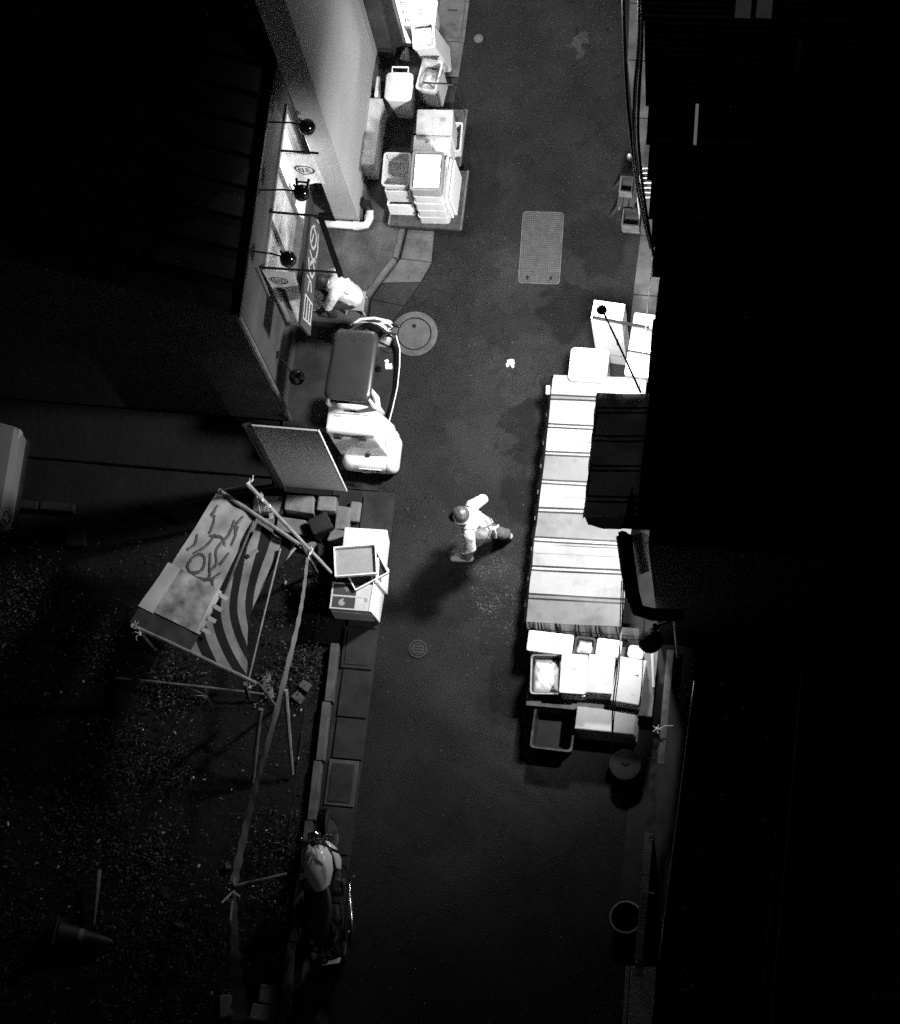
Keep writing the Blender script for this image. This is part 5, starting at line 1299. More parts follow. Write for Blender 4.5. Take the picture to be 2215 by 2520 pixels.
for k in range(9):   # folds
    a = k * .7; sh1.ball(chest + Vector((.17 * math.cos(a), .15 * math.sin(a), -.2 + .05 * k)), (.02, .02, .07), 6, 5, (.3 * k, .2, a))
remeshed(sh1, 'shirt', 'shirt', pw, .011, 3, fold=.024)
tr1 = MB()
limb(tr1, [V(.55, -.44, .98), hip], [.14, .155]); limb(tr1, [rhp, rkn, ran + Vector((0, 0, .05))], [.108, .085, .07]); limb(tr1, [lhp, lkn, lan + Vector((0, 0, .05))], [.108, .085, .07])
remeshed(tr1, 'trousers', 'trousers', pw, .012, 3, fold=.03)
for an_, d_ in ((ran, Vector((-.15, .0, -.085))), (lan, Vector((-.19, -.03, -.03)))):
    s_ = MB(); limb(s_, [an_ + Vector((.04, 0, -.045)), an_ + d_ * .6 + Vector((0, 0, -.02)), an_ + d_], [.05, .048, .04]); remeshed(s_, 'shoe', 'shoe', pw, .012, 4)
# helmet with rim, neck towel, apron with straps and bow
MB().lathe([(.106, -.03), (.112, -.01), (.110, .03), (.096, .07), (.066, .10), (.03, .114), (0, .117)], headc + Vector((.005, 0, .02)), 26).build('helmet', 'helmet', pw, smooth=True)
MB().lathe([(.106, -.036), (.122, -.04), (.124, -.032), (.108, -.022)], headc + Vector((.005, 0, .02)), 26).build('helmet_rim', 'plastic_mid', pw, smooth=True)
vs_ = MB(); n = 10
for i in range(n + 1):
    a = math.pi + (i / n - .5) * 1.9; c_ = headc + Vector((.005, 0, -.008)); vs_.v += [tuple(c_ + Vector((.118 * math.cos(a), .118 * math.sin(a), .004))), tuple(c_ + Vector(((.118 + .055 * math.sin(math.pi * i / n)) * math.cos(a), (.118 + .055 * math.sin(math.pi * i / n)) * math.sin(a), -.018)))]
for i in range(n): vs_.f.append((2 * i, 2 * i + 1, 2 * i + 3, 2 * i + 2)); vs_.m.append(0)
vs_.build('visor', 'plastic_black', pw, smooth=True)
tw = MB()
for k, r_ in enumerate((.135, .15)):
    tw.tube([neck + Vector((.02 + r_ * math.cos(a), r_ * math.sin(a), -.01 - .02 * k + .02 * math.cos(a))) for a in [R(x) for x in range(-140, 141, 14)]], .018 - .004 * k, 8)
tw.build('neck_towel', 'shirt', pw, smooth=True)
ap = MB(); n = 14
for j in range(10):
    for i in range(n + 1):
        t = i / n - .5; v = j / 9; z = lerp(1.25, .52, v)
        ang = math.pi + t * 2.3; r_ = lerp(.178, .25, v) + .012 * math.sin(i * 1.7 + j * .4)
        c_ = V(lerp(.48, .50, v), -.45, 0); ap.v.append((c_.x + r_ * math.cos(ang), c_.y + r_ * math.sin(ang) * 1.02, z))
for j in range(9):
    for i in range(n): a = j * (n + 1) + i; ap.f.append((a, a + 1, a + n + 2, a + n + 1)); ap.m.append(0)
o = ap.build('apron', 'shirt', pw, smooth=True); sd = o.modifiers.new('t', 'SOLIDIFY'); sd.thickness = .006; sd.use_rim = False
MB().tube([V(.40, -.30, 1.475), V(.52, -.33, 1.44), V(.64, -.42, 1.25), V(.70, -.52, 1.05), V(.66, -.58, .98)], .011, 6).build('apron_strap', 'strap_grey', pw, smooth=True)
MB().tube([V(.40, -.61, 1.475), V(.52, -.60, 1.44), V(.645, -.50, 1.25), V(.71, -.38, 1.05), V(.67, -.32, .98)], .011, 6).build('apron_strap', 'strap_grey', pw, smooth=True)
bw_ = MB(); bw_.ball(V(.725, -.45, 1.0), .03, 8, 6)
bw_.tube([V(.725, -.45, 1.0), V(.76, -.42, .98), V(.77, -.39, .95)], .014, 6); bw_.tube([V(.725, -.45, 1.0), V(.75, -.49, .93), V(.745, -.52, .82)], .013, 6)
bw_.build('apron_bow', 'shirt', pw, smooth=True)

# ---- worker crouched on a stool outside the shop
o4 = Vector((-1.62, 2.72, .03))
def V2(*a): return Vector(a) - o4
ps = thing('person', 'person with dark hair and white shirt crouched on a stool under the shop signs', 'person', o4)
hip = V2(-1.40, 2.70, .44); chest = V2(-1.50, 2.71, .70); neck = V2(-1.66, 2.72, .90); headc = V2(-1.80, 2.725, .97)
rsh, lsh = V2(-1.60, 2.90, .86), V2(-1.60, 2.53, .86)
rel, rha = V2(-1.72, 2.98, .62), V2(-1.95, 2.84, .50); lel, lha = V2(-1.70, 2.46, .62), V2(-1.94, 2.58, .50)
rkn, ran = V2(-1.78, 2.88, .50), V2(-1.72, 2.90, .15); lkn, lan = V2(-1.76, 2.54, .50), V2(-1.72, 2.52, .15)
body = MB()
limb(body, [hip, chest, V2(-1.60, 2.715, .84)], [.145, .15, .12]); limb(body, [V2(-1.6, 2.715, .86), neck, headc], [.07, .052, .05]); limb(body, [rsh, V2(-1.58, 2.715, .84), lsh], [.062, .1, .062])
limb(body, [rsh, rel, rha], [.06, .045, .029]); limb(body, [lsh, lel, lha], [.06, .045, .029])
limb(body, [V2(-1.42, 2.78, .45), rkn, ran], [.088, .062, .042]); limb(body, [V2(-1.42, 2.62, .45), lkn, lan], [.088, .062, .042])
for a in (ran, lan): limb(body, [a, a + Vector((-.15, 0, -.055))], [.042, .034])
head(body, headc, (-1, -.05, -.55)); hand(body, rha, (-.8, -.4, -.4), (0, -1, -.2), .6); hand(body, lha, (-.8, .4, -.4), (0, 1, -.2), .6)
remeshed(body, 'body', 'skin', ps, .011, 4)
sh2 = MB()
limb(sh2, [V2(-1.395, 2.70, .47), chest, V2(-1.60, 2.715, .84)], [.165, .172, .138]); limb(sh2, [rsh, V2(-1.57, 2.715, .86), lsh], [.08, .112, .08])
limb(sh2, [rsh, rel], [.08, .068]); limb(sh2, [lsh, lel], [.08, .068])
for k in range(8): sh2.ball(chest + Vector((.12 * math.cos(k), .14 * math.sin(k * 1.7), .02 * k)), (.02, .06, .02), 6, 5, (k, .3 * k, k * .8))
remeshed(sh2, 'shirt', 'shirt', ps, .011, 3, fold=.024)
tr2 = MB(); limb(tr2, [V2(-1.40, 2.70, .46), hip], [.15, .155]); limb(tr2, [V2(-1.42, 2.79, .45), rkn, ran + Vector((0, 0, .05))], [.108, .088, .07]); limb(tr2, [V2(-1.42, 2.61, .45), lkn, lan + Vector((0, 0, .05))], [.108, .088, .07])
remeshed(tr2, 'trousers', 'trousers_dark', ps, .013, 4)
hr = MB(); yaw = math.pi; hr.ball(headc + Vector((.018, 0, .035)), (.108, .09, .112), 16, 12, (0, R(-24), 0)); hr.ball(headc + Vector((.07, 0, -.01)), (.05, .075, .07), 12, 8)
remeshed(hr, 'hair', 'hair', ps, .010, 2, fold=.02)
ps.location = o4 + Vector((-.20, .07, 0)); ps.scale = (.93, .93, .93)
for a in (ran, lan):
    s_ = MB(); limb(s_, [a + Vector((.04, 0, -.05)), a + Vector((-.08, 0, -.055)), a + Vector((-.18, 0, -.065))], [.05, .048, .04]); remeshed(s_, 'shoe', 'trousers_dark', ps, .012, 3)
stl = thing('stool', 'small low stool under the crouched worker', 'stool', (-1.60, 2.77, .09))
MB().box((0, 0, .19), (.28, .28, .03)).build('seat', 'plastic_grey', stl, bevel=.006)
for sx in (-1, 1):
    for sy in (-1, 1): MB().bar((sx * .10, sy * .10, .18), (sx * .13, sy * .13, 0), .025, .025).build('leg', 'plastic_grey', stl)
wb = thing('wash_bowl', 'small pale bowl in front of the crouched worker hands', 'bowl', (-2.19, 2.76, .09))
MB().lathe([(0, 0), (.08, 0), (.15, .10), (.155, .10), (.09, .012), (0, .012)], (0, 0, 0), 24).build('body', 'plastic_mid', wb, smooth=True)

# ================================================================== CANOPIED DELIVERY SCOOTER
so = Vector((-1.22, 1.3, .03))
sc = thing('delivery_scooter', 'white three-wheeled delivery scooter with dark canopy roof and rear box', 'scooter', so)
def Q(x, y, z): return (x - so.x, y - so.y, z - so.z)
def wheel(parent, c, r, w, axis, rim='grey_metal', n=26):
    t = MB().lathe([(r * .62, -w * .42), (r * .86, -w * .5), (r * .97, -w * .3), (r, 0), (r * .97, w * .3), (r * .86, w * .5), (r * .62, w * .42)], c, n, axis, caps=False).build('wheel', 'rubber', parent, smooth=True)
    MB().lathe([(.0, -w * .15), (r * .2, -w * .3), (r * .6, -w * .3), (r * .63, -w * .40), (r * .63, w * .40), (r * .6, w * .3), (r * .2, w * .3), (0, w * .15)], c, n, axis).build('rim', rim, t, smooth=True)
    return t
rf = []
cx_, w_ = -1.275, .60
for z, k, y0_, y1_ in ((1.655, .985, .905, 1.86), (1.675, 1.0, .90, 1.87), (1.70, .985, .905, 1.84), (1.72, .93, .925, 1.80), (1.732, .80, .97, 1.74), (1.735, .5, 1.1, 1.6)):
    l = rr(w_ * k, (y1_ - y0_), .10 * k, z); rf.append([Q(x * (1.0 - .06 * (yy / .9)) + cx_ + .02 * yy, yy + (y0_ + y1_) / 2, zz) for x, yy, zz in l])
roof = MB().loft(rf).build('canopy_roof', 'canopy_roof', sc, smooth=True)
for x, y in ((-1.42, .985), (-1.16, .985), (-1.40, 1.70), (-1.26, 1.70), (-1.13, 1.70)):
    MB().ball(Q(x, y, 1.735), .012, 8, 6).build('bolt', 'chrome', roof)
# curved windscreen
wsn = MB(); n, m_ = 14, 10
for j in range(m_ + 1):
    v = j / m_; y = 1.84 + .40 * math.sin(v * 1.25); z = 1.69 - .72 * v ** 1.15
    for i in range(n + 1):
        u = i / n * 2 - 1; wsn.v.append(Q(-1.26 + u * lerp(.27, .32, v) + .06 * v, y - .10 * u * u * (1 + v), z - .02 * u * u))
for j in range(m_):
    for i in range(n): a = j * (n + 1) + i; wsn.f.append((a, a + 1, a + n + 2, a + n + 1)); wsn.m.append(0)
o = wsn.build('windscreen', 'screen', sc, smooth=True); sd = o.modifiers.new('t', 'SOLIDIFY'); sd.thickness = .006
for s_ in (-1, 1):
    MB().tube([Q(-1.26 + s_ * .275, 1.74, 1.66), Q(-1.22 + s_ * .31, 1.98, 1.35), Q(-1.20 + s_ * .33, 2.08, 1.0)], .016, 8).build('screen_frame', 'plastic_black', sc)
    MB().tube([Q(-1.27 + s_ * .25, .97, 1.66), Q(-1.27 + s_ * .30, .93, 1.45), Q(-1.26 + s_ * .32, .99, 1.15), Q(-1.25 + s_ * .31, 1.05, .8)], [.018, .03, .04, .03], 10).build('roof_pillar', 'paint_white', sc, smooth=True)
MB().tube([Q(-1.0, 1.10, 1.60), Q(-.955, 1.06, 1.4), Q(-.95, .99, 1.2), Q(-1.0, .93, 1.15)], [.02, .045, .045, .02], 10).build('pillar_guard', 'paint_white', sc, smooth=True)
# front cowl, headlight, leg shield, floor
MB().loft([[Q(x + -1.21, y + 2.16, z) for x, y, z in rr(.50 * k, .20 * k, .09, zz)] for k, zz in ((.8, .45), (.95, .62), (1.0, .8), (.95, .93), (.7, .98))]).build('front_cowl', 'paint_white', sc, smooth=True)
MB().ball(Q(-1.03, 2.24, .90), (.10, .08, .07), 14, 9).build('headlight', 'paint_white', sc, smooth=True)
MB().tube([Q(-1.48, 2.17, .97), Q(-1.36, 2.26, 1.0), Q(-1.18, 2.29, 1.0), Q(-1.05, 2.28, .97), Q(-.95, 2.18, .93)], .018, 8).build('screen_trim', 'paint_white', sc, smooth=True)
MB().prism([Q(x, y, 0)[:2] for x, y in ((-1.52, 2.18), (-1.55, 1.9), (-1.56, 1.1), (-.90, 1.1), (-.865, 1.5), (-.86, 1.9), (-.93, 2.2))][::-1], .27, .32).build('floor_board', 'plastic_black', sc)
MB().tube([Q(-.92, 2.20, .62), Q(-.865, 2.05, .52), Q(-.85, 1.85, .46), Q(-.845, 1.55, .44), Q(-.87, 1.25, .45), Q(-.89, 1.02, .50), Q(-.90, .88, .56)], .009, 8).build('edge_trim', 'paint_white', sc, smooth=True)
lg = MB()
for i, y in enumerate((2.20, 2.05, 1.85, 1.55, 1.25, 1.02)):
    x = (-.925, -.872, -.857, -.852, -.877, -.897)[i]; z = (.61, .51, .45, .43, .44, .49)[i]; lg.v += [Q(x, y, z), Q(x - .12, y - .02, .30)]
for i in range(5): lg.f.append((2 * i, 2 * i + 1, 2 * i + 3, 2 * i + 2)); lg.m.append(0)
o = lg.build('side_guard', 'plastic_black', sc, smooth=True); sd = o.modifiers.new('t', 'SOLIDIFY'); sd.thickness = .01
MB().loft([[Q(x - 1.25, y + 1.22, z) for x, y, z in rr(.34 * k, .36 * k, .08, zz)] for k, zz in ((.8, .32), (1, .6), (1.02, .72), (.9, .77))]).build('seat', 'plastic_black', sc, smooth=True)
MB().tube([Q(-1.52, 1.92, .98), Q(-1.35, 1.98, 1.02), Q(-1.2, 1.98, 1.02), Q(-1.05, 1.95, 1.0), Q(-.95, 1.92, .97)], .015, 8).build('handlebar', 'chrome', sc, smooth=True)
MB().tube([Q(-1.02, 1.90, .92), Q(-.93, 1.87, .90)], .03, 8).build('grip', 'plastic_black', sc)
MB().box(Q(-.97, 1.76, .62), (.10, .08, .03), (0, .3, .2)).build('tool_pouch', 'plastic_mid', sc, bevel=.01)
MB().box(Q(-1.0, 1.82, .64), (.05, .04, .03), (0, .2, .6)).build('key_tag', 'paint_white', sc)
MB().tube([Q(-.96, 2.14, .98), Q(-.88, 2.17, 1.08)], .008, 6).build('mirror_stem', 'black_metal', sc)
MB().ball(Q(-.865, 2.17, 1.10), (.075, .022, .03), 12, 8, (0, 0, R(-14))).build('mirror', 'black_metal', sc, smooth=True)
wheel(sc, Q(-1.20, 2.12, .26), .23, .11, (1, 0, 0))
for x in (-1.46, -.80): wheel(sc, Q(x, .60, .24), .22, .13, (1, 0, 0))
# rear body and box
MB().loft([[Q(x - 1.10, y + .66, z) for x, y, z in rr(.76 * k, .62 * k, .12, zz)] for k, zz in ((.84, .20), (.96, .30), (.96, .42), (.88, .50), (.78, .53))]).build('rear_body', 'paint_white', sc, smooth=True)
MB().loft([[Q(x - .79, y + .60, z) for x, y, z in rr(.20 * k, .50 * k, .09, zz)] for k, zz in ((1.0, .38), (1.0, .46), (.85, .52), (.6, .54))]).build('fender', 'paint_white', sc, smooth=True)
bx = MB()
bx.loft([[Q(x - 1.235 + ox_, y + oy_, z) for x, y, z in rr(ww, dd, .03, zz)] for ww, dd, ox_, oy_, zz in ((.66, .46, .10, .76, .36), (.68, .47, .085, .765, .50), (.655, .43, .02, .785, .80), (.635, .385, -.035, .81, 1.06), (.635, .38, -.035, .815, 1.075))])
tk = bx.build('cargo_box', 'paint_white', sc, smooth=True)
ldm = MB(); ldm.loft([[Q(x - 1.27, y + oy_, z) for x, y, z in rr(ww, dd, .03, zz)] for ww, dd, oy_, zz in ((.65, .40, .815, 1.082), (.655, .405, .815, 1.16), (.64, .37, .825, 1.20), (.60, .30, .84, 1.215))])
ldo = ldm.build('box_lid', 'paint_white', tk, smooth=True)
for x in (-1.45, -1.12): MB().box(Q(x, .592, 1.075), (.10, .05, .10)).build('latch', 'plastic_black', ldo, bevel=.006)
MB().box(Q(-1.29, .606, 1.078), (.26, .014, .010)).build('lid_seam', 'sticker', ldo)
MB().box(Q(-1.22, .603, 1.02), (.10, .012, .05)).build('box_badge', 'sticker_grey', tk)
MB().box(Q(-1.30, .905, 1.214), (.16, .018, .012)).build('lid_handle', 'plastic_black', ldo)
MB().box(Q(-1.28, .865, 1.2165), (.46, .008, .006)).build('lid_line', 'sticker', ldo)
MB().box(Q(-1.46, .83, 1.2165), (.09, .022, .004)).build('lid_tag', 'sticker_grey', ldo)
MB().box(Q(-.868, .66, .72), (.012, .12, .05), (0, R(-14), 0)).build('side_badge', 'sticker_grey', tk)
MB().ball(Q(-1.10, .53, .55), .03, 8, 6).build('box_lock', 'plastic_black', tk)
pl_ = MB().box(Q(-1.05, .338, .50), (.30, .012, .10)).build('tail_strip', 'paint_white', sc)
pm = MB()
for k in range(7): pm.box(Q(-1.17 + .028 * k, .330, .50 + .004 * (k % 2)), (.012 + .006 * (k % 3), .004, .026))
for z in (.485, .515): pm.box(Q(-.93, .330, z), (.09, .004, .010))
pm.build('tail_lettering', 'sticker', pl_)
MB().box(Q(-1.12, .338, .38), (.12, .012, .012)).build('tail_vent', 'sticker', sc)

# ================================================================== MOTORCYCLE
mo = Vector((-.80, -5.15, .03)); hd = math.atan2(1.4, -.28)
mc = thing('motorcycle', 'dark motorcycle with white fuel tank leaning on its stand by the gutter', 'motorcycle', mo, hd)
mc.rotation_euler = (R(-13), 0, hd)
# local: x forward, y left, z up
for x in (.70, -.70):
    w1_ = wheel(mc, (x, 0, .30), .30, .11, (0, 1, 0), 'iron')
mb = MB()
secs = [(.50, .05, .84, .03), (.44, .11, .86, .07), (.30, .165, .88, .115), (.13, .165, .87, .12), (-.02, .115, .83, .10), (-.14, .07, .78, .05)]
loops = []
for x, hw, zc, hh in secs: loops.append([(x, hw * math.cos(a) * (1.0 + .25 * (math.sin(a) < 0)), zc + hh * math.sin(a) * (1.0 if math.sin(a) > 0 else 1.6)) for a in [2 * math.pi * k / 18 for k in range(18)]])
mb.loft(loops); tank = mb.build('fuel_tank', 'paint_tank', mc, smooth=True)
MB().lathe([(0, .012), (.03, .012), (.04, .0)], (.22, 0, .975), 16).build('filler_cap', 'grey_metal', tank, smooth=True)
for s_ in (-1, 1):
    mb = MB(); loops = []
    for x, y, z, hw, hh in ((.50, .12, .78, .03, .05), (.42, .19, .74, .035, .10), (.28, .22, .68, .03, .12), (.16, .20, .62, .02, .08)): loops.append([(x, s_ * (y + hw * math.cos(a)), z + hh * math.sin(a)) for a in [2 * math.pi * k / 12 for k in range(12)]])
    if s_ < 0: loops = [l[::-1] for l in loops]
    mb.loft(loops).build('tank_shroud', 'paint_tank', tank, smooth=True)
mb = MB(); loops = []
for x, hw, z, hh in ((.0, .07, .80, .04), (-.15, .13, .79, .05), (-.35, .15, .80, .05), (-.55, .13, .85, .05), (-.78, .09, .88, .04), (-.86, .05, .89, .02)): loops.append([(x, hw * math.cos(a), z + hh * math.sin(a)) for a in [2 * math.pi * k / 14 for k in range(14)]])
mb.loft(loops).build('seat', 'black_metal', mc, smooth=True)
MB().tube([(-.02, -.10, .79), (-.25, -.16, .77), (-.45, -.17, .78), (-.62, -.12, .82)], .009, 6).build('seat_trim', 'chrome', mc, smooth=True)
MB().box((.08, 0, .42), (.42, .26, .34)).build('engine', 'plastic_black', mc, bevel=.03)
for k in range(5): MB().box((.16, 0, .42 + .035 * k), (.26, .30, .012)).build('cooling_fin', 'grey_metal', mc)
MB().tube([(.30, -.10, .45), (.25, -.17, .28), (.0, -.19, .25), (-.15, -.20, .30)], .024, 10).build('exhaust_pipe', 'chrome', mc, smooth=True)
MB().tube([(-.15, -.20, .30), (-.25, -.21, .33), (-.80, -.23, .42), (-.84, -.23, .425)], [.03, .045, .05, .035], 14).build('muffler', 'chrome', mc, smooth=True)
MB().box((.02, -.20, .40), (.10, .06, .08)).build('engine_cover', 'chrome', mc, bevel=.015)
MB().bar((.10, -.30, .30), (.10, -.18, .30), .03, .02).build('foot_peg', 'chrome', mc)
for s_ in (-1, 1):
    MB().tube([(.70, s_ * .09, .30), (.54, s_ * .09, .80), (.48, s_ * .09, .98)], [.022, .024, .024], 10).build('fork', 'chrome', mc, smooth=True)
    MB().tube([(-.70, s_ * .09, .30), (-.2, s_ * .11, .38)], .025, 8).build('swing_arm', 'iron', mc)
    MB().tube([(-.62, s_ * .13, .42), (-.48, s_ * .14, .78)], .028, 10).build('shock', 'chrome', mc)
    MB().tube([(.42, s_ * .25, 1.16), (.46, s_ * .34, 1.30)], .007, 6).build('mirror_stem', 'chrome', mc)
    MB().ball((.46, s_ * .36, 1.32), (.02, .06, .042), 12, 8).build('mirror', 'grey_metal', mc, smooth=True)
    MB().ball((-.74, s_ * .16, .80), .026, 10, 7).build('turn_signal', 'chrome', mc, smooth=True)
    MB().ball((.55, s_ * .17, .90), .028, 10, 7).build('turn_signal', 'chrome', mc, smooth=True)
MB().tube([(.30, .36, 1.02), (.40, .20, 1.07), (.47, .05, 1.02), (.47, -.05, 1.02), (.40, -.20, 1.07), (.30, -.36, 1.02)], .013, 8).build('handlebar', 'chrome', mc, smooth=True)
for s_ in (-1, 1): MB().tube([(.34, s_ * .28, 1.055), (.29, s_ * .38, 1.015)], .019, 8).build('grip', 'rubber', mc)
MB().lathe([(0, -.1), (.05, -.09), (.085, -.03), (.09, .02), (.085, .03), (0, .04)], (.58, 0, .88), 18, (1, 0, 0)).build('headlight', 'chrome', mc, smooth=True)
for s_ in (-1, 1): MB().lathe([(0, .0), (.042, 0), (.045, -.04), (.02, -.06), (0, -.06)], (.44, s_ * .05, 1.08), 16).build('gauge', 'chrome', mc, smooth=True)
MB().loft([[(.70 + .33 * math.cos(a), s_, .30 + .33 * math.sin(a)) for s_ in (-.06, -.03, .03, .06)] for a in [R(x) for x in range(25, 130, 12)]], 0, False, False).build('front_fender', 'black_gloss', mc, smooth=True)
MB().loft([[(-.70 + .35 * math.cos(a), s_, .32 + .36 * math.sin(a)) for s_ in (-.08, -.04, .04, .08)] for a in [R(x) for x in range(60, 170, 12)]], 0, False, False).build('rear_fender', 'black_gloss', mc, smooth=True)
MB().box((-.90, 0, .76), (.06, .12, .05)).build('tail_light', 'chrome', mc, bevel=.012)
for y in (-.06, .0, .06): MB().ball((-.86, y - .04, .80), .011, 8, 6).build('bolt', 'chrome', mc)
MB().box((-.985, -.01, .60), (.012, .23, .13), (0, R(-38), 0)).build('number_plate', 'paint_white', mc, bevel=.004)
MB().box((-.985, .07, .625), (.02, .08, .06), (0, R(-38), 0)).build('plate_bracket', 'black_metal', mc)
for k, y in enumerate((.16, .05, -.12, -.2)): MB().tube([(.36, y, 1.07), (.50, y * .6, 1.0), (.50, y * .3, .85), (.40, .0, .7)], .006, 5).build('control_cable', 'cable', mc, smooth=True)
MB().tube([(.05, .14, .28), (-.02, .30, .03)], .014, 8).build('side_stand', 'iron', mc)

# ================================================================== CAR AT THE LEFT EDGE
co = Vector((-7.36, -.22, .05))
car = thing('parked_car', 'pale car cut by the left edge below the dark shop', 'car', co)
def carsec(x, hw, z0, z1, r=.1):
    return [(x, y, z) for y, z in [(-hw, z0), (-hw - .02, (z0 + z1) / 2), (-hw + .01, z1 - .06), (-hw + .08, z1), (hw - .08, z1), (hw - .01, z1 - .06), (hw + .02, (z0 + z1) / 2), (hw, z0)]]
MB().loft([carsec(x, hw, z0, z1) for x, hw, z0, z1 in ((-1.7, .55, .3, .62), (-1.6, .66, .22, .72), (-.9, .70, .2, .82), (.4, .71, .2, .86), (1.3, .70, .2, .88), (1.54, .66, .24, .86), (1.62, .56, .32, .78))]).build('body', 'car_body', car, smooth=True)
MB().loft([carsec(x, hw, .84, z1) for x, hw, z1 in ((-1.0, .55, .88), (-.5, .56, 1.30), (.3, .56, 1.38), (1.0, .55, 1.36), (1.36, .50, .92))]).build('glasshouse', 'black_gloss', car, smooth=True)
MB().box((.2, 0, 1.375), (1.25, .9, .03)).build('roof', 'canopy_roof', car, bevel=.01)
MB().box((1.60, 0, .40), (.10, 1.2, .16)).build('rear_bumper', 'plastic_black', car, bevel=.03)
MB().box((.1, -.71, .22), (2.2, .05, .06)).build('side_skirt', 'plastic_grey', car)
for x in (-1.0, 1.05):
    for y in (-.66, .66): wheel(car, (x, y, .25), .26, .16, (0, 1, 0))
for y in (-.56, .56): MB().box((1.58, y, .72), (.06, .14, .16)).build('tail_light', 'sticker_grey', car, bevel=.01)
ks = thing('kerb_block', 'long worn stone kerb on the ground in front of the pale car', 'kerb', tuple(W(60, 1243, .1)[:2]) + (-.02,))
for k in range(3): MB().box((-.55 + .5 * k, .01 * k, .07), (.48, .12, .14)).build('stone', 'apron', ks, bevel=.02)

# ================================================================== CONE, PLANT, DEBRIS
cn_ = thing('traffic_cone', 'dull traffic cone lying on its side in the weeds at lower left', 'traffic cone', tuple(W(142, 2292, .12)[:2]) + (.17,), R(-5))
MB().lathe([(0.12, .02), (.135, .04), (.125, .08), (.055, .66), (.03, .74), (.022, .74)], (0, 0, 0), 22, (1, 0, -.11)).build('cone', 'cone', cn_, smooth=True)
MB().lathe([(.098, .30), (.091, .36)], (0, 0, 0), 22, (1, 0, -.11)).build('band', 'cone_band', cn_, smooth=True).scale = (1.0, 1.03, 1.03)
MB().box((0, 0, 0), (.035, .38, .36), (0, R(6), 0)).build('base', 'cone', cn_, bevel=.02)
sp = thing('spiky_plant', 'spiky rosette plant with narrow leaves below the banner', 'plant', tuple(W(515, 1715, 0)))
for k in range(34):
    a = random.uniform(0, 6.28); L = random.uniform(.14, .30); el = random.uniform(.2, 1.1); w_ = random.uniform(.008, .014)
    d_ = Vector((math.cos(a), math.sin(a), 0)); s_ = Vector((-math.sin(a), math.cos(a), 0)); pts = []
    for i in range(4):
        t = i / 3; p = d_ * L * t * math.cos(el * (1 - .5 * t)) + Vector((0, 0, L * t * math.sin(el) * (1 - .35 * t) + .02)); pts += [p - s_ * w_ * (1 - t), p + s_ * w_ * (1 - t) + Vector((0, 0, .002))]
    m_ = MB().add(pts, [(0, 1, 3, 2), (2, 3, 5, 4), (4, 5, 7, 6)]); m_.build('leaf', 'leaf_pale' if k % 3 == 0 else 'leaf', sp)
MB().lathe([(.0, .0), (.03, 0), (.025, .03), (0, .04)], (0, 0, 0), 8).build('stem', 'leaf', sp)
def chunk(label, px, py, w, d, h, rz=0.0, m='stone_block', z=0.02, name='concrete_block', cat='block', group=None):
    b = MB(); vs = [(sx * w / 2 * random.uniform(.88, 1.06), sy * d / 2 * random.uniform(.88, 1.06), zz * random.uniform(.92, 1.06)) for zz in (0, h) for sx, sy in ((-1, -1), (1, -1), (1, 1), (-1, 1))]
    b.add(vs, [(3, 2, 1, 0), (4, 5, 6, 7), (0, 1, 5, 4), (1, 2, 6, 5), (2, 3, 7, 6), (3, 0, 4, 7)])
    p = W(px, py, 0); return tag(b.build(name, m, loc=(p.x, p.y, z - .03), rz=rz, bevel=min(w, d, h) * .12), label, cat, group)
chunk('pale brick right of the bamboo prop, upper of two', 753, 1690, .15, .12, .1, -.5, 'slab_pale', name='brick', cat='brick')
chunk('pale brick right of the bamboo prop, lower of two', 735, 1718, .17, .11, .09, -.6, 'slab_pale', name='brick', cat='brick')
chunk('short worn wooden board under the lower banner pole', 660, 1690, .12, .34, .05, .3, 'wood', name='board', cat='board')
chunk('upper concrete block by the bottom edge left of the gutter', 664, 2450, .22, .24, .2, -.05)
chunk('lower concrete block at the bottom edge left of the gutter', 652, 2497, .34, .22, .2, -.05)
chunk('pale stone wedge beside the foot of the widening tape', 560, 2478, .16, .3, .18, .2)
chunk('dull flat stone half buried near the bend of the tape', 408, 2197, .18, .12, .06, -.3, 'slab')
chunk('faint flat slab in the dark yard left of the banner', 190, 1328, .26, .22, .1, .1, 'slab')
chunk('small pale stone beside the white tape tie', 562, 2131, .07, .09, .06, .3, 'slab_pale')
chunk('small pale stone left of the widening tape', 445, 2278, .07, .08, .06, .5, 'slab_pale')
chunk('pale paper scrap on the striped fabric edge', 668, 1432, .13, .06, .01, .7, 'litter', z=1.49, name='paper_scrap', cat='scrap')
chunk('small white scrap caught on the striped fabric', 589, 1434, .04, .08, .02, .2, 'litter', z=1.47, name='paper_scrap', cat='scrap')
chunk('tiny pale scrap at the upper alley corner of the banner', 711, 1345, .06, .08, .02, .3, 'litter', z=1.5, name='paper_scrap', cat='scrap')
a, b = W(243, 2140, .2), W(231, 2275, .1)
tag(MB().tube([(0, 0, 0), (b - a) * .5 + Vector((.01, 0, .02)), b - a], [.04, .028, .016], 8).build('stick', 'bamboo_dark', loc=a, smooth=True), 'short dull stake lying above the fallen cone', 'stick')

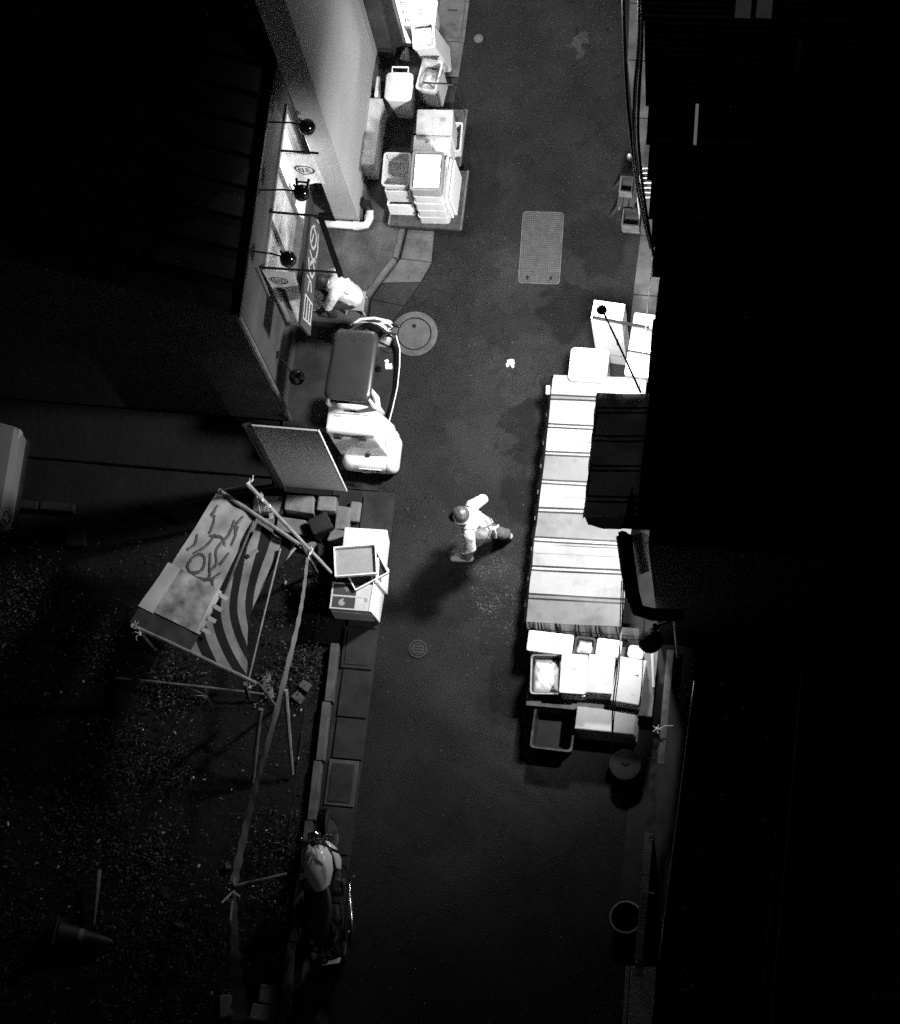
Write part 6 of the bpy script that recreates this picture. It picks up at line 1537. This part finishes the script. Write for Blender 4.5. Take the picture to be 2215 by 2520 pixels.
# weeds, leaf litter and small rubbish over the lot
rg = random.Random(11)
wd_ = MB(); wp_ = MB()
clumps = [(rg.uniform(-6.6, -1.5), rg.uniform(-8.0, -1.2), rg.uniform(.25, .8)) for _ in range(46)]
def lot_point():
    if rg.random() < .72:
        c = rg.choice(clumps); return c[0] + rg.gauss(0, c[2] * .55), c[1] + rg.gauss(0, c[2] * .55), 1
    return rg.uniform(-6.8, -1.4), rg.uniform(-8.2, -.5), 0
cnt = 0
while cnt < 52000:
    x, y, k = lot_point()
    if x > -1.38 or y > -.55 or x < -7.5: continue
    cnt += 1
    a = rg.uniform(0, 6.28); L = rg.uniform(.012, .05) * (1.2 if k else .9); w_ = L * rg.uniform(.18, .55); z = rg.uniform(.0, .09 if k else .03)
    tl_ = rg.uniform(-.9, .9); d_ = Vector((math.cos(a) * math.cos(tl_), math.sin(a) * math.cos(tl_), math.sin(tl_))); s_ = Vector((-math.sin(a), math.cos(a), rg.uniform(-.6, .6)))
    p = Vector((x, y, z + .012)); tgt = wp_ if rg.random() < .08 else wd_
    tgt.add([p - d_ * L / 2, p + s_ * w_ / 2, p + d_ * L / 2, p - s_ * w_ / 2], [(0, 1, 2, 3)])
for c in clumps[:30]:
    for k in range(90):
        x, y = c[0] + rg.gauss(0, c[2] * .3), c[1] + rg.gauss(0, c[2] * .3)
        if x > -1.45 or y > -.7: continue
        a = rg.uniform(0, 6.28); L = rg.uniform(.06, .16); w_ = L * rg.uniform(.1, .3); el = rg.uniform(.1, 1.1)
        d_ = Vector((math.cos(a) * math.cos(el), math.sin(a) * math.cos(el), math.sin(el))); s_ = Vector((-math.sin(a), math.cos(a), 0)); p = Vector((x, y, .0))
        tgt = wp_ if rg.random() < .2 else wd_
        tgt.add([p, p + d_ * L * .5 + s_ * w_ / 2, p + d_ * L - Vector((0, 0, L * .2)), p + d_ * L * .5 - s_ * w_ / 2], [(0, 1, 2, 3)])
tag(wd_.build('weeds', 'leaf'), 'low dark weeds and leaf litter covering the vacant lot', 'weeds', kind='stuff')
tag(wp_.build('dry_leaves', 'leaf_pale'), 'scattered paler dry leaves among the weeds', 'leaves', kind='stuff')
lt = MB()
for k in range(100):
    x, y = rg.uniform(-6.4, -1.45), rg.uniform(-7.4, -.8); r = rg.uniform(.006, .02)
    lt.ball((x, y, .03 + r), (r * rg.uniform(.6, 2.4), r, r * .6), 6, 4, (rg.random(), rg.random(), rg.random() * 3))
tag(lt.build('rubbish_bits', 'litter'), 'tiny pale bits of rubbish strewn over the lot', 'rubbish', kind='stuff')
gr = MB()
for k in range(420):   # crumbs of grit, denser on the broken patch near the walker
    if k < 260: x, y = rg.gauss(.9, .35), rg.gauss(-1.0, .55)
    else: x, y = rg.uniform(-.7, 2.1), rg.uniform(-6.5, 7)
    if x < -.7 or x > 1.28: continue
    r = rg.uniform(.004, .011); gr.ball((x, y, r * .5), (r * rg.uniform(.8, 1.8), r, r * .7), 5, 4, (0, 0, rg.random() * 3))
tag(gr.build('road_grit', 'slab_pale'), 'loose grit and crumbs scattered on the wet road', 'grit', kind='stuff')
